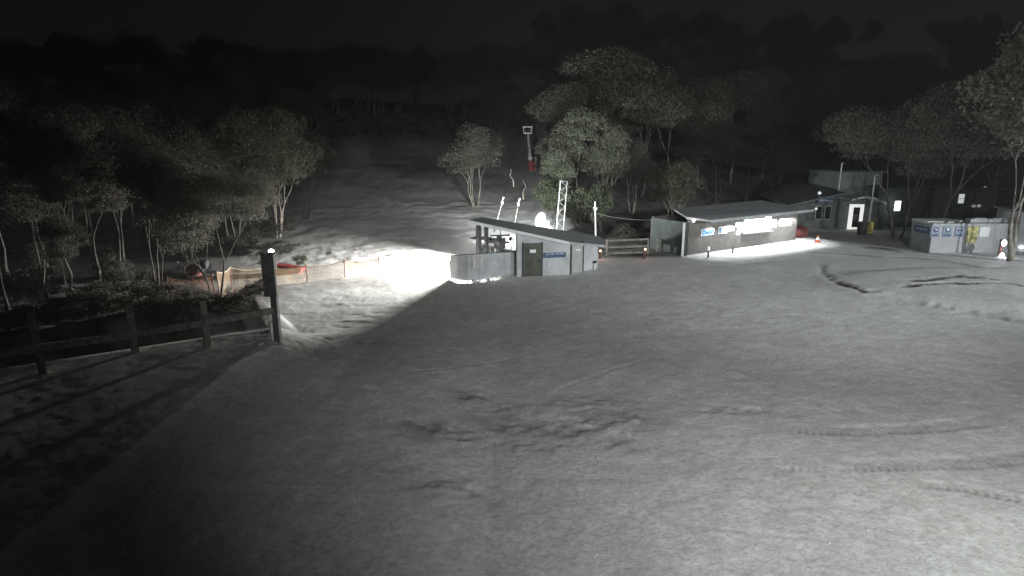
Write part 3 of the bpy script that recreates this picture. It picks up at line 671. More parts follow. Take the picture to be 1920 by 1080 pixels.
for a, b, t_, q_ in ((1533, 1543, 374.5, 378), (1544.5, 1557, 375.5, 378.6), (1548, 1555, 380.5, 381.8)): lbox(a, b, t_, q_, 'lettering', mat('dim_lettering', (.32, .38, .46), .6, .3, 9), -.24, .01, sgn)
lm = thing('wall_lamp', lp(1536.5, -1)+Vector((0, 0, lz(362, -1))), 'small round lamp on the lodge gable above the dark blue sign', 'lamp'); MB().ball(P(1536.5, 362, LY-.6), .15, 10, 6).build('bulb', M_dimbulb, lm); MB().tube([P(1536.5, 362, LY-.6), P(1536.5, 362, LY+.8)], .04, 6).build('arm', M_dark, lm)
lm2 = thing('wall_lamp', P(1530, 391.5, LY-.5), 'small dim lamp at the corner of the lodge window', 'lamp'); MB().ball(P(1530, 391.5, LY+.0), .13, 10, 6).build('bulb', M_dimbulb, lm2)
for px, t_, m_, lbl in ((1564, 306, LY+1, 'thin pale pole rising above the lodge roof'), (1626.5, 328, LY-2.6, 'tall pole at the lodge door beside the yellow board')):
    p = GY(px, m_); tag(MB().tube([p, (p.x, p.y, zrow(t_, m_))], [.09, .07], 8).box((p.x+.08, p.y, zrow(t_, m_)), (.3, .12, .08)).build('pole', M_steel, origin=p), lbl, 'pole')
p = GY(1615.5, LY-3.2); t = thing('litter_bin', p, 'black litter bin standing by the lodge door', 'bin')
MB().tube([p, p+Vector((0, 0, 1.0))], [.38, .45], 12).build('body', M_bin, t); MB().tube([p+Vector((0, 0, 1.0)), p+Vector((0, 0, 1.12))], [.55, .5], 12).build('lid', M_bin, t)
p = GY(1628.5, LY-3.4); t = thing('yellow_board', p, 'standing yellow notice board right of the black bin', 'sign')
MB().box(p+Vector((0, 0, .62)), (.62, .08, 1.05)).build('board', M_yellow, t)
for k in range(4): MB().box(p+Vector((0, -.045, .3+.2*k)), (.4, .01, .05)).build('lettering', mat('dark_lettering', (.12, .1, .04), .6), t)
for s_ in (-1, 1): MB().box(p+Vector((.25*s_, 0, .05)), (.06, .3, .12)).build('foot', M_dark, t)
rpz = [G(1570, 437), G(1600, 431), G(1618, 436), G(1590, 443)]
# dark doorway mound step at the lodge
# chalet behind the trees
CY = 66
ch = thing('chalet', GY(1800, CY), 'dark chalet half hidden behind the trees, with one small bright window', 'building')
c0, c1 = GY(1745, CY), GY(1862, CY)
MB().wall(c0, c1, -.5, zrow(352, CY), 7).build('wall', M_lodge, ch)
MB().slab([(c0.x-.6, CY-.8, zrow(351, CY)), (c1.x+.6, CY-.8, zrow(351, CY)), (c1.x+.6, CY+7.4, zrow(343, CY)), (c0.x-.6, CY+7.4, zrow(343, CY))], .2).build('roof', M_lodge, ch)
a = GY(1791, CY); b = GY(1801, CY); w_ = MB().wall(a, b, zrow(381, CY), zrow(364, CY), .05, off=.06).build('window', M_litdim, ch); MB().wall(a, b, zrow(373, CY), zrow(372, CY), .03, off=.09).build('mullion', M_dark, w_)
for px, py, r, lbl in ((1825.5, 386.5, .2, 'round dim lamp on the chalet front, first of a pair'), (1835.5, 386, .2, 'round dim lamp on the chalet front, second of a pair'), (1847, 351.5, .16, 'faint flat lamp under the chalet roof')):
    q = P(px, py, CY-.35); t = thing('wall_lamp', q, lbl, 'lamp'); MB().ball(q, r, 10, 6, (1.2, .6, .8)).build('bulb', mat('very_dim_lamp', (1, 1, 1), .5, 0, 1, emit=(.8, .85, .8), estr=.2), t); MB().tube([q, q+Vector((0, .4, 0))], .04, 6).build('arm', M_dark, t)

# ------------------------------------------------------------------ site container
c0 = GY(1742, 45.0); c1 = GY(1893, 45.0); c0.z = 0; c1.z = 0; top = zrow(421, 45); bz0 = -.05
ct = thing('site_container', c0, 'white site container with blue round signs, a yellow notice and snow on its roof', 'container')
MB().wall(c0, c1, bz0, top, .08).build('front_wall', mat('container_white', (.42, .43, .44), .55, .05, 1.5, wave=('X', 1.6), bump=.012), ct)
cb = c0 + Vector((0, 2.5, 0)); cb1 = c1 + Vector((0, 2.5, 0))
MB().wall(cb, c0+Vector((0, .09, 0)), bz0, top, .08).build('end_wall', mat('container_green', (.20, .235, .225), .6, .1, 2), ct)
MB().wall(c1+Vector((0, .09, 0)), cb1, bz0, top, .08).wall(cb1, cb, bz0, top, .08).build('rear_wall', M_white, ct)
MB().slab([(c0.x-.05, c0.y-.04, top+.07), (c1.x+.05, c1.y-.04, top+.07), (cb1.x+.05, cb1.y+.05, top+.07), (cb.x-.05, cb.y+.05, top+.07)], .07).build('roof', M_steel, ct)
snz = [(c0.x-.02, cb.y), (c0.x+.1, c0.y+.8), (c0.x+2.0, c0.y+.6), (c0.x+3.2, c0.y+1.4), (c0.x+2.4, cb.y)]
tag(MB().slab([(x, y, top+.16) for x, y in snz], .09).build('roof_snow', SNOW, origin=(c0.x, c0.y, top)), 'thin snow lying on the near end of the white container roof', 'snow')
def cpos(px, py): q = P(px, py, 45.0); return q
for i, px in enumerate((1753.5, 1776, 1799)):
    q = cpos(px, 434); 
    sb = MB().box((q.x, 44.975, q.z), (.66, .03, .82)).build('sign_board', mat('sign_blue_grey', (.22, .30, .42), .5, .1), ct)
    MB().tube([(q.x, 44.955, q.z+.14), (q.x, 44.945, q.z+.14)], .29, 20).build('disc', mat('pale_disc', (.5, .56, .66), .5), sb)
    MB().tube([(q.x, 44.944, q.z+.14), (q.x, 44.934, q.z+.14)], .235, 20).build('disc_centre', mat('dark_disc', (.07, .11, .2), .5), sb)
    m2 = MB()
    if i == 0: m2.box((q.x+.03, 44.93, q.z+.17), (.2, .01, .08), ry=.6).box((q.x-.05, 44.93, q.z+.2), (.12, .01, .1))
    elif i == 1: m2.ball((q.x, 44.93, q.z+.17), .12, 10, 6, (1, .1, 1))
    else: m2.box((q.x, 44.93, q.z+.22), (.3, .01, .05)).box((q.x, 44.93, q.z+.03), (.22, .01, .03))
    m2.build('symbol', M_posterw, sb)
    MB().box((q.x, 44.955, q.z-.28), (.5, .01, .12)).build('caption_strip', mat('dark_disc', (.07, .11, .2), .5), sb)
q = cpos(1822.5, 440); yb = MB().box((q.x, 44.975, q.z), (.80, .03, 1.2)).build('notice', mat('faded_yellow_notice', (.50, .48, .20), .6, .35, 3), ct)
for k in range(3): MB().box((q.x, 44.955, q.z+.35-.33*k), (.5, .01, .09)).build('lettering', mat('olive_lettering', (.3, .28, .08), .6), yb)
q = cpos(1845.5, 434.5); MB().box((q.x, 44.975, q.z), (.72, .03, .72)).build('notice', M_posterw, ct)
q = Vector((c0.x, c0.y+1.2, zrow(430, 46.2))); eb = MB().box((c0.x-.02, q.y, q.z), (.03, 1.7, .5)).build('sign_board', M_navy, ct)
MB().box((c0.x-.045, q.y, q.z+.03), (.01, 1.3, .1)).build('lettering', mat('dim_lettering', (.32, .38, .46), .6, .3, 9), eb)
for px0, px1, lbl in ((1815, 1848, 'grey plank stack lying on the container roof behind the yellow notice'), (1849, 1884, 'long grey board lying on the container roof near the trunk')):
    a = P(px0, 416, 46.0); b = P(px1, 416, 46.0)
    t = MB()
    t.box(((a.x+b.x)/2, 46.0, top+.07+.13), (b.x-a.x, .5, .25)).box(((a.x+b.x)/2+.1, 46.0, top+.07+.28), ((b.x-a.x)*.6, .4, .06))
    tag(t.build('board_stack', M_steel, origin=(a.x, 46, top)), lbl, 'boards')
q = P(1875.5, 411, 45.9); tag(MB().ball(q, .17, 10, 6).tube([q, (q.x, q.y, top+.05)], .04, 6).build('roof_vent', M_steel, origin=q), 'small pale round vent standing on the container roof', 'vent')
for px, lbl in ((1778, 'small dark knob on the container roof above the middle blue sign'), (1797, 'pale knob on the container roof above the last blue sign')):
    q = P(px, 417.5, 45.5); tag(MB().ball(q, .14, 10, 6).tube([q, (q.x, q.y, top+.05)], .06, 6).build('roof_vent', M_steel, origin=q), lbl, 'vent')
# stacked lamps at container's corner
q = GY(1873, 43.4); t = thing('twin_lamp', q, 'two bright round lamps one above the other on a post at the white container', 'lamp')
MB().box((q.x, q.y, (q.z+zrow(450, 43.4))/2), (.16, .12, zrow(446, 43.4)-q.z)).build('post', M_pink, t)
for py in (455, 479):
    z = zrow(py, 43.4); hs_ = MB().tube([(q.x+.05, q.y-.06, z), (q.x+.05, q.y-.18, z)], .22, 14).build('housing', M_dark, t)
    MB().ball((q.x+.03, q.y-.2, z), .2, 14, 8, (.95, .4, 1.15)).build('lens', M_bulbc, hs_)
    lamp('twin_lamp_light', 'POINT', (q.x-.1, q.y-.6, z), 8, (.88, .88, 1.0), None, .12)
# pale cabin beyond the big trunk
a = GY(1903, 46); b = GY(1990, 46); cbn = thing('pale_cabin', a, 'pale grey cabin beyond the thick trunk at the container', 'cabin')
MB().wall(a, b, -.1, zrow(398, 46), 2.4).build('wall', M_shed, cbn)
MB().slab([(a.x-.2, 45.7, zrow(396, 46)), (b.x+.2, 45.7, zrow(396, 46)), (b.x+.2, 48.6, zrow(393, 46)), (a.x-.2, 48.6, zrow(393, 46))], .1).build('roof', M_shedroof, cbn)
q = P(1917, 463.5, 45.9); MB().box(q, (.32, .05, .1)).build('strip_light', M_bulbc, cbn); MB().box(P(1911, 469, 45.9), (.5, .05, .1)).build('ledge', M_posterw, cbn)

# ------------------------------------------------------------------ orange safety net
def net(pts, top_h, label, m, sag=.22):
    g = [GY(px, Y) for px, Y in pts]
    t = thing('safety_net_fence', g[0], label, 'net fence', 'safety nets along the slope foot')
    for k, p in enumerate(g):
        H = top_h[k]; pm = M_pink
        MB().tube([p-Vector((0, 0, .2)), p+Vector((random.uniform(-.06, .06), 0, H+.06))], .028, 6).build('post', mat('dull_red_stake', (.28, .12, .09), .7), t)
    for k in range(len(g)-1):
        a, b = g[k], g[k+1]; n = 14; vs = []; fs = []; rope = []
        for i in range(n+1):
            u = i/n; p = a.lerp(b, u); H = top_h[k]*(1-u)+top_h[k+1]*u; s = 4*u*(1-u)
            wv = .05*math.sin(u*17+k)
            topz = p.z + H - sag*s; rope.append((p.x, p.y+.01, topz))
            for j in range(5):
                v = j/4; vs.append((p.x + .03*math.sin(v*5+i), p.y + wv*(1-v)+.04*math.sin(v*7+i*.9), p.z + .05*s + (topz-p.z)*v))
        for i in range(n):
            for j in range(4): fs.append((i*5+j, i*5+5+j, i*5+6+j, i*5+1+j))
        MB().add(vs, fs).build('net_panel', m, t, smooth=True)
        MB().tube(rope, .02, 5).build('top_rope', M_rope, t)
net([(495, 34.2), (577, 34.8), (647, 36.0), (713, 36.8), (780, 37.6), (846, 38.6)], [1.1, 1.05, 1.15, 1.1, 1.1, 1.0], 'sagging orange mesh net running from the dark pole to the lift shed', M_net)
net([(413, 31.0), (436, 32.6), (495, 33.8)], [1.45, 1.35, 1.1], 'pale orange net with a fold, between the forked trunk and the dark pole', M_net, .15)
net([(318, 31.8), (366, 31.5), (404, 31.2)], [1.0, .95, 1.25], 'reddish orange net in front of the snow gun on the dark side', M_netred, .12)
# sled / red mat
p = GY(541, 37.2); t = thing('red_barrier_pile', p, 'red folded crash mats lying behind the net near the dark pole', 'crash mats')
for k, (dx, dz, w, a_) in enumerate(((0, .15, 1.5, .1), (.35, .32, 1.2, -.12), (-.3, .42, .8, .2))):
    MB().box(p+Vector((dx, .1*k, dz)), (w, .7, .2), rz=a_, ry=.08*k).build('mat', M_red, t)
# second fan gun with red rim
def gun2():
    p = GY(366, 36.5); c = P(362, 508, 36.5)
    t = thing('snow_gun', p, 'fan snow gun with a faded red drum tilted up among the trees', 'snow gun')
    ax = Vector((.12, -.85, .38)).normalized()
    MB().tube([c-ax*.75, c-ax*.6, c-ax*.1, c+ax*.25], [.3, .38, .36, .41], 20, cap=False).build('barrel', M_pink, t, smooth=True)
    MB().tube([c-ax*.15, c-ax*.1], [.34, .34], 20).build('fan_face', M_machine, t)
    ring = MB(); n = 22; s1 = ax.cross(Vector((0, 0, 1))).normalized(); s2 = s1.cross(ax)
    ring.tube([c+ax*.27+(s1*math.cos(2*math.pi*k/n)+s2*math.sin(2*math.pi*k/n))*.41 for k in range(n+1)], .035, 6).build('rim', mat('pale_rim', (.62, .5, .47), .5), t)
    MB().tube([c-Vector((0, 0, .3)), (c.x+.1, 36.7, p.z+.5)], [.13, .16], 8).build('neck', M_pink, t)
    MB().box((c.x+.1, 36.8, p.z+.45), (1.3, 1.0, .25)).box((c.x+.6, 36.6, p.z+.7), (.5, .5, .45)).build('cart', M_machine, t)
    for s in (-1, 1): MB().tube([(c.x+.1, 36.8, p.z+.4), (c.x+.1+.9*s, 36.2, p.z)], .06, 6).build('leg', M_steel, t)
    MB().tube([(c.x-.8, 36.3, p.z+.9), (c.x-.2, 36.5, p.z+.4)], .06, 6).build('drawbar', M_steel, t)
gun2()

# ------------------------------------------------------------------ rail fence and tall pole on the dark side
def rail_fence():
    ps = [G(-60, 735), G(80, 700), G(254, 660), G(389, 650)]; last = G(519, 640)
    tops = [612, 585, 567, 563]; railpx = [(-60, 672), (76, 650), (252, 625.5), (386, 603), (517, 580)]
    t = thing('rail_fence', ps[1], 'timber post and rail fence along the dark edge of the yard', 'fence')
    rr = []
    for p, tp_ in zip(ps, tops):
        zt = zrow(tp_, p.y); MB().box((p.x, p.y, (p.z-.3+zt)/2), (.2, .18, zt-p.z+.3), rz=.7).build('post', M_wood, t)
    allp = ps + [last]
    for k in range(4):
        a, b = allp[k], allp[k+1]; za = zrow(railpx[k][1], a.y); zb = zrow(railpx[k+1][1], b.y)
        MB().wall(a, b, za-.12, za+.1, .07, zb+.1, zb-.12, off=.17).build('rail', M_wood, t)
    return last
lp_ = rail_fence()
t = thing('tall_sign_post', lp_, 'tall dark double post with a narrow board and a bright lamp on top', 'post')
zt = zrow(474, lp_.y)
MB().box((lp_.x+.05, lp_.y, zt/2-.2), (.2, .2, zt+.4)).build('post', M_postdark, t)
MB().box((lp_.x-.14, lp_.y-.12, 1.05), (.06, .06, 2.1)).build('conduit', M_steel, t)
MB().box((lp_.x-.03, lp_.y-.05, (zt+zrow(555, lp_.y))/2), (.42, .12, zt-zrow(555, lp_.y))).build('board', M_postdark, t)
q = P(508.5, 471.5, lp_.y); lh = MB().tube([q-Vector((0, 0, .09)), q-Vector((0, 0, .02))], [.13, .1], 10).build('lamp_base', M_dark, t)
MB().ball(q+Vector((0, 0, .02)), .075, 10, 6, (1.3, 1, .8)).build('lamp', M_bulb, lh)

# hut beyond the trees on the dark side
hY = 48
a = GY(198, hY); b = GY(236, hY); hut = thing('grey_hut', a, 'pale hut with slatted bright window glimpsed between dark trunks', 'hut')
zt, zb = zrow(487, hY), zrow(533, hY)
MB().wall(a, b, zb, zt, .1).build('wall', mat('pale_blue_panel', (.18, .22, .25), .6, .3, 2), hut); MB().wall(a, b, zrow(509, hY)-.05, zrow(507, hY), .1, off=.05).build('ledge', M_dark, hut)
MB().wall(a+Vector((.3, .2, 0)), b+Vector((0, .2, 0)), a.z-.3, zb-.01, 3, off=-.2).build('base', M_dark, hut)
MB().slab([(a.x-.2, hY-.3, zt+.15), (b.x+.3, hY-.3, zt+.3), (b.x+.3, hY+3, zt+.3), (a.x-.2, hY+3, zt+.15)], .1).build('roof', M_dark, hut)
for py in (493.5, 498, 508, 513, 518):
    q = P(234.5+(py-493)*.12, py, hY-.15); MB().box(q, (.36, .04, .12), ry=-.1).build('slat_light', M_lit, hut)
q = P(245, 468, 44); p = GY(245, 44); t = thing('yard_lamp', p, 'pale square lamp on a thin dark pole between the trunks', 'lamp')
MB().tube([p, q-Vector((0, 0, .3))], .05, 6).build('pole', M_dark, t)
M_lampdim = mat('dim_yard_lamp', (.9, .9, .85), .5, .5, 9, emit=(.95, .95, .88), estr=.6)
MB().box(q-Vector((0, 0, .15)), (.42, .2, .32)).box(q+Vector((-.05, 0, .22)), (.26, .2, .3), ry=.3).build('lantern', M_lampdim, t)

# ------------------------------------------------------------------ trees
def make_tree(name, seed, H, Wd, stems, base_frac, depth, lpc, leaf, clump_r, bark, leafm, flat=.55, bare=0.0):
    rs = random.Random(seed); rg = np.random.default_rng(seed)
    mb = MB(); tips = []
    def branch(p, d, L, r, k):
        pts = [p]; q = p.copy(); n = 4; dd = d.copy(); rr_ = [r]
        for i in range(n):
            dd = (dd + Vector((rs.gauss(0, .14), rs.gauss(0, .14), rs.gauss(.03, .08)))).normalized(); q = q + dd*L/n; pts.append(q.copy()); rr_.append(r*(1-.42*(i+1)/n))
        mb.tube(pts, rr_, 6 if k > 1 else 5, cap=False)
        if k == 0: tips.append(q); return
        if k <= 1: tips.append(pts[2])
        nb = 2 if rs.random() < .45 else 3
        a0 = rs.random()*6.28
        for b in range(nb):
            a = a0 + 6.28*b/nb + rs.gauss(0, .3); sp_ = rs.uniform(.42, .85)
            side = Vector((math.cos(a), math.sin(a), 0)); nd = (dd + side*sp_ + Vector((0, 0, .12))).normalized()
            branch(q, nd, L*rs.uniform(.62, .85), rr_[-1]*.78, k-1)
    for s in range(stems):
        a = 6.28*s/stems + rs.random(); out = rs.uniform(.12, .4) if stems > 1 else .08
        branch(Vector((math.cos(a)*.15*(stems > 1), math.sin(a)*.15*(stems > 1), -.3)), Vector((math.cos(a)*out, math.sin(a)*out, 1)).normalized(), H*base_frac*rs.uniform(.85, 1.15), H*.0125*rs.uniform(.8, 1.25)*(1 if stems > 1 else 1.35), depth)
    T = np.array([tuple(t) for t in tips])
    # scale skeleton to the wanted size
    hx = max(1e-3, np.abs(T[:, :2]).max()); hzm = T[:, 2].max()
    sx = (Wd/2-clump_r*.6)/hx; sz = (H-clump_r*.5)/hzm
    mb.v = [(x*(1+(sx-1)*min(1, max(0, z/(H*.35)))), y*(1+(sx-1)*min(1, max(0, z/(H*.35)))), z*sz) for x, y, z in mb.v]
    k_ = np.clip(T[:, 2]/(H*.35), 0, 1)[:, None]; T[:, :2] *= 1+(sx-1)*k_; T[:, 2] *= sz
    n = len(T); cr = clump_r*rg.uniform(.6, 1.25, n)
    idx = np.repeat(np.arange(n), lpc)
    dirs = rg.normal(size=(len(idx), 3)); dirs /= np.linalg.norm(dirs, axis=1)[:, None]
    rad_ = rg.uniform(.35, 1, len(idx))**.5
    c = T[idx] + dirs*(cr[idx]*rad_)[:, None]*np.array([1, 1, flat]); 
    c[:, 2] += -.22*cr[idx]*(dirs[:, 0]**2+dirs[:, 1]**2)
    u = rg.normal(size=c.shape); u[:, 2] -= .3; u /= np.linalg.norm(u, axis=1)[:, None]
    w = np.cross(u, rg.normal(size=c.shape)); w /= np.linalg.norm(w, axis=1)[:, None]
    s = leaf*rg.uniform(.6, 1.3, len(c))[:, None]
    V = np.stack([c-u*s, c+w*s*.45, c+u*s, c-w*s*.45], 1).reshape(-1, 3)
    tr = mb.build('trunk', bark); tm = tr.data
    for p_ in tm.polygons: p_.use_smooth = True
    cm = bpy.data.meshes.new('crown'); cm.vertices.add(len(V)); cm.vertices.foreach_set('co', V.ravel()); nf = len(c)
    cm.loops.add(nf*4); cm.loops.foreach_set('vertex_index', np.arange(nf*4, dtype=np.int32)); cm.polygons.add(nf)
    cm.polygons.foreach_set('loop_start', np.arange(0, nf*4, 4, dtype=np.int32)); cm.polygons.foreach_set('loop_total', np.full(nf, 4, np.int32)); cm.update(calc_edges=True)
    cm.materials.append(leafm)
    bpy.data.objects.remove(tr)
    return dict(trunk=tm, crown=cm, H=H, W=Wd)
V_ = {}
V_['tall'] = make_tree('t', 1, 10, 7.5, 2, .42, 4, 150, .10, 1.15, M_bark, M_leaf)
V_['tall2'] = make_tree('t', 2, 10, 7, 1, .42, 4, 260, .10, 1.2, M_bark, M_leaf)
V_['multi'] = make_tree('t', 3, 8, 6.5, 4, .36, 3, 380, .07, 1.1, M_bark, M_leafm)
V_['multi2'] = make_tree('t', 4, 8, 7.5, 5, .36, 3, 200, .09, 1.05, M_bark, M_leaf)
V_['spread'] = make_tree('t', 5, 8, 11, 2, .34, 4, 330, .07, 1.3, M_barkd, M_leafm, .45)
V_['spread2'] = make_tree('t', 6, 9, 11, 1, .36, 4, 520, .075, 1.35, M_barkd, M_leafm, .45)
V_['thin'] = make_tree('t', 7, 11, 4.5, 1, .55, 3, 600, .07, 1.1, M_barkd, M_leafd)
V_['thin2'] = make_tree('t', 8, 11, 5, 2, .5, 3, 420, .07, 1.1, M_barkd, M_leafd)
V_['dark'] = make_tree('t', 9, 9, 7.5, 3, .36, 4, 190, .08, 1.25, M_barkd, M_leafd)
V_['bush'] = make_tree('t', 10, 2.4, 3.4, 6, .35, 2, 80, .08, .42, M_barkd, M_leafg, .7)
V_['bush2'] = make_tree('t', 12, 2.2, 3.0, 5, .35, 2, 90, .07, .4, M_barkd, M_leafd, .7)
V_['spray'] = make_tree('t', 14, 7, 6.5, 6, .42, 3, 140, .08, .8, M_bark, M_leafg, .8)
def tree(px, Y, top, wpx, var, label, name='snow_gum', cat='tree', group=None, rz=None):
    p = GY(px, Y); v = V_[var]; H = zrow(top, Y) - p.z; Wd = wpx/F*(Y*cs+4*sn)
    o = thing(name, p, label, cat, group)
    o.scale = (Wd/v['W'], Wd/v['W'], max(.3, H/v['H'])); o.rotation_euler = (0, 0, rz if rz is not None else random.uniform(0, 6.28))
    for nm in ('trunk', 'crown'):
        c = bpy.data.objects.new(nm, v[nm]); COL.objects.link(c); c.parent = o
    return o
# the lone tree and the lit grove between slope and kiosk
tree(890, 58, 228, 128, 'multi', 'lone round-crowned snow gum standing on the open slope above the lift shed')
g1 = 'lit gums between slope and kiosk'
tree(1078, 55, 200, 150, 'tall', 'floodlit gum with a pale forked trunk right behind the lattice mast', group=g1)
tree(1046, 54, 275, 80, 'multi2', 'low leaning gum at the grove edge below the tow tower', group=g1)
tree(1120, 68, 90, 250, 'tall2', 'tallest gum of the lit grove, its top crown highest of all', group=g1)
tree(1150, 66, 150, 160, 'tall', 'gum directly behind the forked pale one, mid height in the lit grove', group=g1)
tree(1200, 64, 150, 170, 'tall2', 'many-stemmed gum on the darker kiosk side of the lit grove', group=g1)
tree(1062, 66, 150, 150, 'tall2', 'gum crown hanging out over the tow line at the grove edge', group=g1)
tree(1130, 56, 232, 100, 'multi2', 'short pale-stemmed gum low in the lit grove behind the thin pole', group=g1)
tree(1185, 58, 255, 100, 'multi', 'short gum with straight pale stems above the timber rail', group=g1)
tree(1085, 50, 348, 90, 'bush', 'broad green scrub just above the low end of the shed roof', name='scrub', cat='shrub')
tree(1028, 52, 335, 80, 'bush', 'dark scrub under the leaning gum beside the snow gun', name='scrub', cat='shrub')
tree(1125, 50, 340, 70, 'bush', 'green scrub behind the thin instrument pole', name='scrub', cat='shrub')
tree(1262, 54, 300, 120, 'spray', 'open many-stemmed bushy gum directly behind the green kiosk end')
tree(1170, 49, 420, 60, 'bush2', 'dark scrub behind the timber rail', name='scrub', cat='shrub')
tree(1225, 50, 412, 50, 'bush2', 'dark scrub against the green kiosk end', name='scrub', cat='shrub')
# dim wood above the kiosk
g2 = 'dim gums on the hillside above the kiosk'
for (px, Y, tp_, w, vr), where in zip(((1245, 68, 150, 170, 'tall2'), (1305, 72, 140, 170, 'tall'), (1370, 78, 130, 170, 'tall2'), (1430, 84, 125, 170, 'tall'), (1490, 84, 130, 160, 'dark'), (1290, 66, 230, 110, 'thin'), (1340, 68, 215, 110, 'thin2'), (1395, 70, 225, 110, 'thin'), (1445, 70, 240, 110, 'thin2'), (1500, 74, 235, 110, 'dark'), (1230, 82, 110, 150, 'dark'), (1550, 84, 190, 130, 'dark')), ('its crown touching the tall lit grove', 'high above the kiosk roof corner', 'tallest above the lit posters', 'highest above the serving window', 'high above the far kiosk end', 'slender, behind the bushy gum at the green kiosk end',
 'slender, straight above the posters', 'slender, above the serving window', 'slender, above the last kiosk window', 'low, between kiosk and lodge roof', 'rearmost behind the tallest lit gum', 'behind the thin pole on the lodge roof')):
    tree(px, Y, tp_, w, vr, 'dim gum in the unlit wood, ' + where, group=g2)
# right-hand trees
tree(1680, 52, 180, 300, 'spread', 'spreading dark gum leaning over the lodge, its trunk at the green end of the container', rz=2.4)
tree(1765, 50, 130, 320, 'spread2', 'large forked dark gum rising behind the white container', rz=1.2)
tree(1893, 42.0, -15, 360, 'tall', 'big pale-trunked gum standing at the white container, reaching the frame top', rz=.5)
tree(1930, 44, -20, 200, 'tall2', 'second pale gum close beside the big one, partly out of frame')
tree(1845, 56, 140, 240, 'spread2', 'dark gum between container and chalet', rz=3.3)
tree(1630, 68, 180, 220, 'dark', 'dark gum towering behind the lodge roof')
tree(1730, 72, 140, 260, 'dark', 'dark gum behind the lodge and the forked one')
tree(1900, 62, 120, 200, 'dark', 'dark gum crown behind the big pale-trunked gum')
tree(1980, 40, 30, 160, 'tall', 'pale gum at the frame edge past the cabin')
# dark wood on the left
g3 = 'dark wood beside the rail fence'
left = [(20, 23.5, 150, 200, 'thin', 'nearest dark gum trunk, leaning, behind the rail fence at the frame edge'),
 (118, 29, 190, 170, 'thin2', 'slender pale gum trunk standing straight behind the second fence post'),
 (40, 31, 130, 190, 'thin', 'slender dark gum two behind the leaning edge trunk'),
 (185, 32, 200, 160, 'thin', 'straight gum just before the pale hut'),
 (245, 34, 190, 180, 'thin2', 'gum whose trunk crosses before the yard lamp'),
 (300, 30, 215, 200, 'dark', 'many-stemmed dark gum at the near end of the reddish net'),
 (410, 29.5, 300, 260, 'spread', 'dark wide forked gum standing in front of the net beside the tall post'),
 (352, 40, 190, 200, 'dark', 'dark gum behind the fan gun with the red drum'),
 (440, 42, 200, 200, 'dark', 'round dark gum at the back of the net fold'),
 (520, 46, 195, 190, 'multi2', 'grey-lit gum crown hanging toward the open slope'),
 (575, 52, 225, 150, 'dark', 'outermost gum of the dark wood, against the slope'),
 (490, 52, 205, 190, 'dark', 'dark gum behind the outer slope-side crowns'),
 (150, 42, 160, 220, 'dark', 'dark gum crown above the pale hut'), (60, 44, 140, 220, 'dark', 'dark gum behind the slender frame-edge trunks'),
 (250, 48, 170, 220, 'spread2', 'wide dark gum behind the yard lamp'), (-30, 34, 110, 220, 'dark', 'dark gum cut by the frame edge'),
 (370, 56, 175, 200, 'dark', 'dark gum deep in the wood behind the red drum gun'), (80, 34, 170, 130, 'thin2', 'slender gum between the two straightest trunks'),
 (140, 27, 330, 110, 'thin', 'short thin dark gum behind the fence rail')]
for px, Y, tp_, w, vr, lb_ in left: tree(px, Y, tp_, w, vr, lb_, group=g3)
for px, Y, tp_, w, lb_ in ((170, 24.5, 565, 120, 'low dark shrub behind the second fence post'), (290, 25, 556, 130, 'low dark shrub behind the third fence post'), (330, 24, 575, 120, 'low dark shrub between the third and fourth fence posts'), (430, 25.5, 574, 110, 'low dark shrub behind the rail near the tall post'), (90, 23.5, 585, 120, 'low dark shrub behind the first fence post'), (215, 28, 548, 130, 'dark shrub under the pale hut'), (478, 27, 568, 60, 'dark shrub at the foot of the tall post'), (10, 22, 620, 130, 'low dark shrub at the frame edge behind the rail'), (350, 28, 560, 120, 'dark shrub before the reddish net')):
    tree(px, Y-.6, tp_-22, w*1.15, 'bush2', lb_, name='shrub', cat='shrub', group='shrubs behind the rail fence')
tree(562, 38.5, 478, 34, 'bush', 'small bright green shrub above the red crash mats', name='shrub', cat='shrub')
tree(490, 33.0, 528, 30, 'bush2', 'small dark shrub in front of the net by the tall post', name='shrub', cat='shrub')
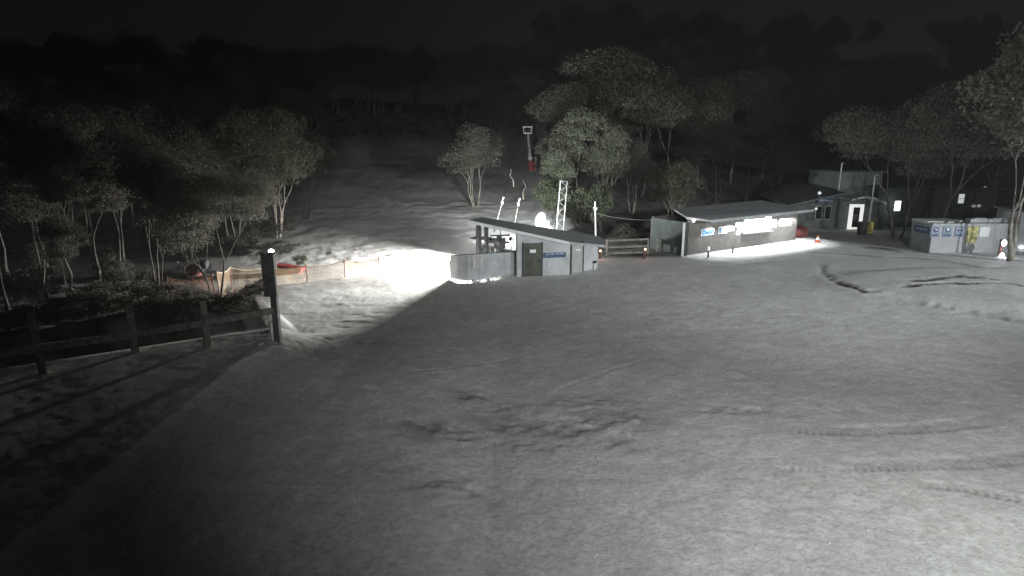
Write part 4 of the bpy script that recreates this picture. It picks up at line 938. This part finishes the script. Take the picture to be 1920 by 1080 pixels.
# understory of the dark wood
ru = random.Random(21)
for k in range(34):
    px = ru.uniform(-60, 520); Y = ru.uniform(29, 50)
    if px > 300 and Y < 40: Y = ru.uniform(41, 52)
    g_ = GY(px, Y); top = 540 - F*math.tan(math.atan2(g_.z + ru.uniform(.9, 1.9) - CAM_H, Y) + TH)
    tree(px, Y, top, ru.uniform(60, 110), 'bush2', 'low dark scrub between the trunks of the dark wood', name='scrub', cat='shrub', group='scrub under the dark wood')
# far wood
rw = random.Random(3); k = 0
for k in range(250):
    px = rw.uniform(-80, 2000); Y = rw.uniform(88, 135)
    if 610 < px < 990 and Y < 104: Y = rw.uniform(106, 140)
    p = GY(px, Y); Hh = rw.uniform(7, 12)
    v = V_[rw.choice(['dark', 'dark', 'thin2'])]
    o = thing('snow_gum', p, 'dark gum among many alike in the unlit wood high on the hill', 'tree', 'far gums high on the hill')
    s = rw.uniform(1.0, 1.5); o.scale = (s, s, Hh/v['H']); o.rotation_euler = (0, 0, rw.uniform(0, 6.28))
    for nm in ('trunk', 'crown'):
        c = bpy.data.objects.new(nm, v[nm]); COL.objects.link(c); c.parent = o

# loose ice crumbs on the yard
mb = MB(); rw = random.Random(9)
for k in range(170):
    px = rw.uniform(560, 1960); py = 560 + 520*rw.random()**.8
    p = G(px, py) if k < 30 else None
    if p is None:
        Y = rw.uniform(9, 34); x = rw.uniform(-.45, .9)*Y; p = Vector((x, Y, hz(x, Y)))
    r = rw.uniform(.008, .02)*(1+.02*p.y); mb.ball(p+Vector((0, 0, r*.5)), r, 5, 3, (1, .8, .7))
tag(mb.build('ice_crumbs', mat('clear_ice', (.9, .92, .94), .25, .05)), 'small ice crumbs scattered over the packed snow', 'ice', kind='stuff')

# ------------------------------------------------------------------ thin mist volume added to lift the black level
hb = MB().box((0, 70, 24), (420, 300, 60)).build('added_haze', mat('blank', (.5, .5, .5)), None)
hm = bpy.data.materials.new('added_haze_volume'); hm.use_nodes = True; hm.node_tree.nodes.clear()
ho = hm.node_tree.nodes.new('ShaderNodeOutputMaterial'); hv = hm.node_tree.nodes.new('ShaderNodeVolumePrincipled')
hv.inputs['Density'].default_value = 0.0007; hv.inputs['Color'].default_value = (.9, .92, .95, 1); hv.inputs['Anisotropy'].default_value = .2
hm.node_tree.links.new(hv.outputs[0], ho.inputs['Volume']); hb.data.materials[0] = hm; hb['kind'] = 'stuff'

#print('leaf faces', {k: len(v['crown'].polygons) for k, v in V_.items()})
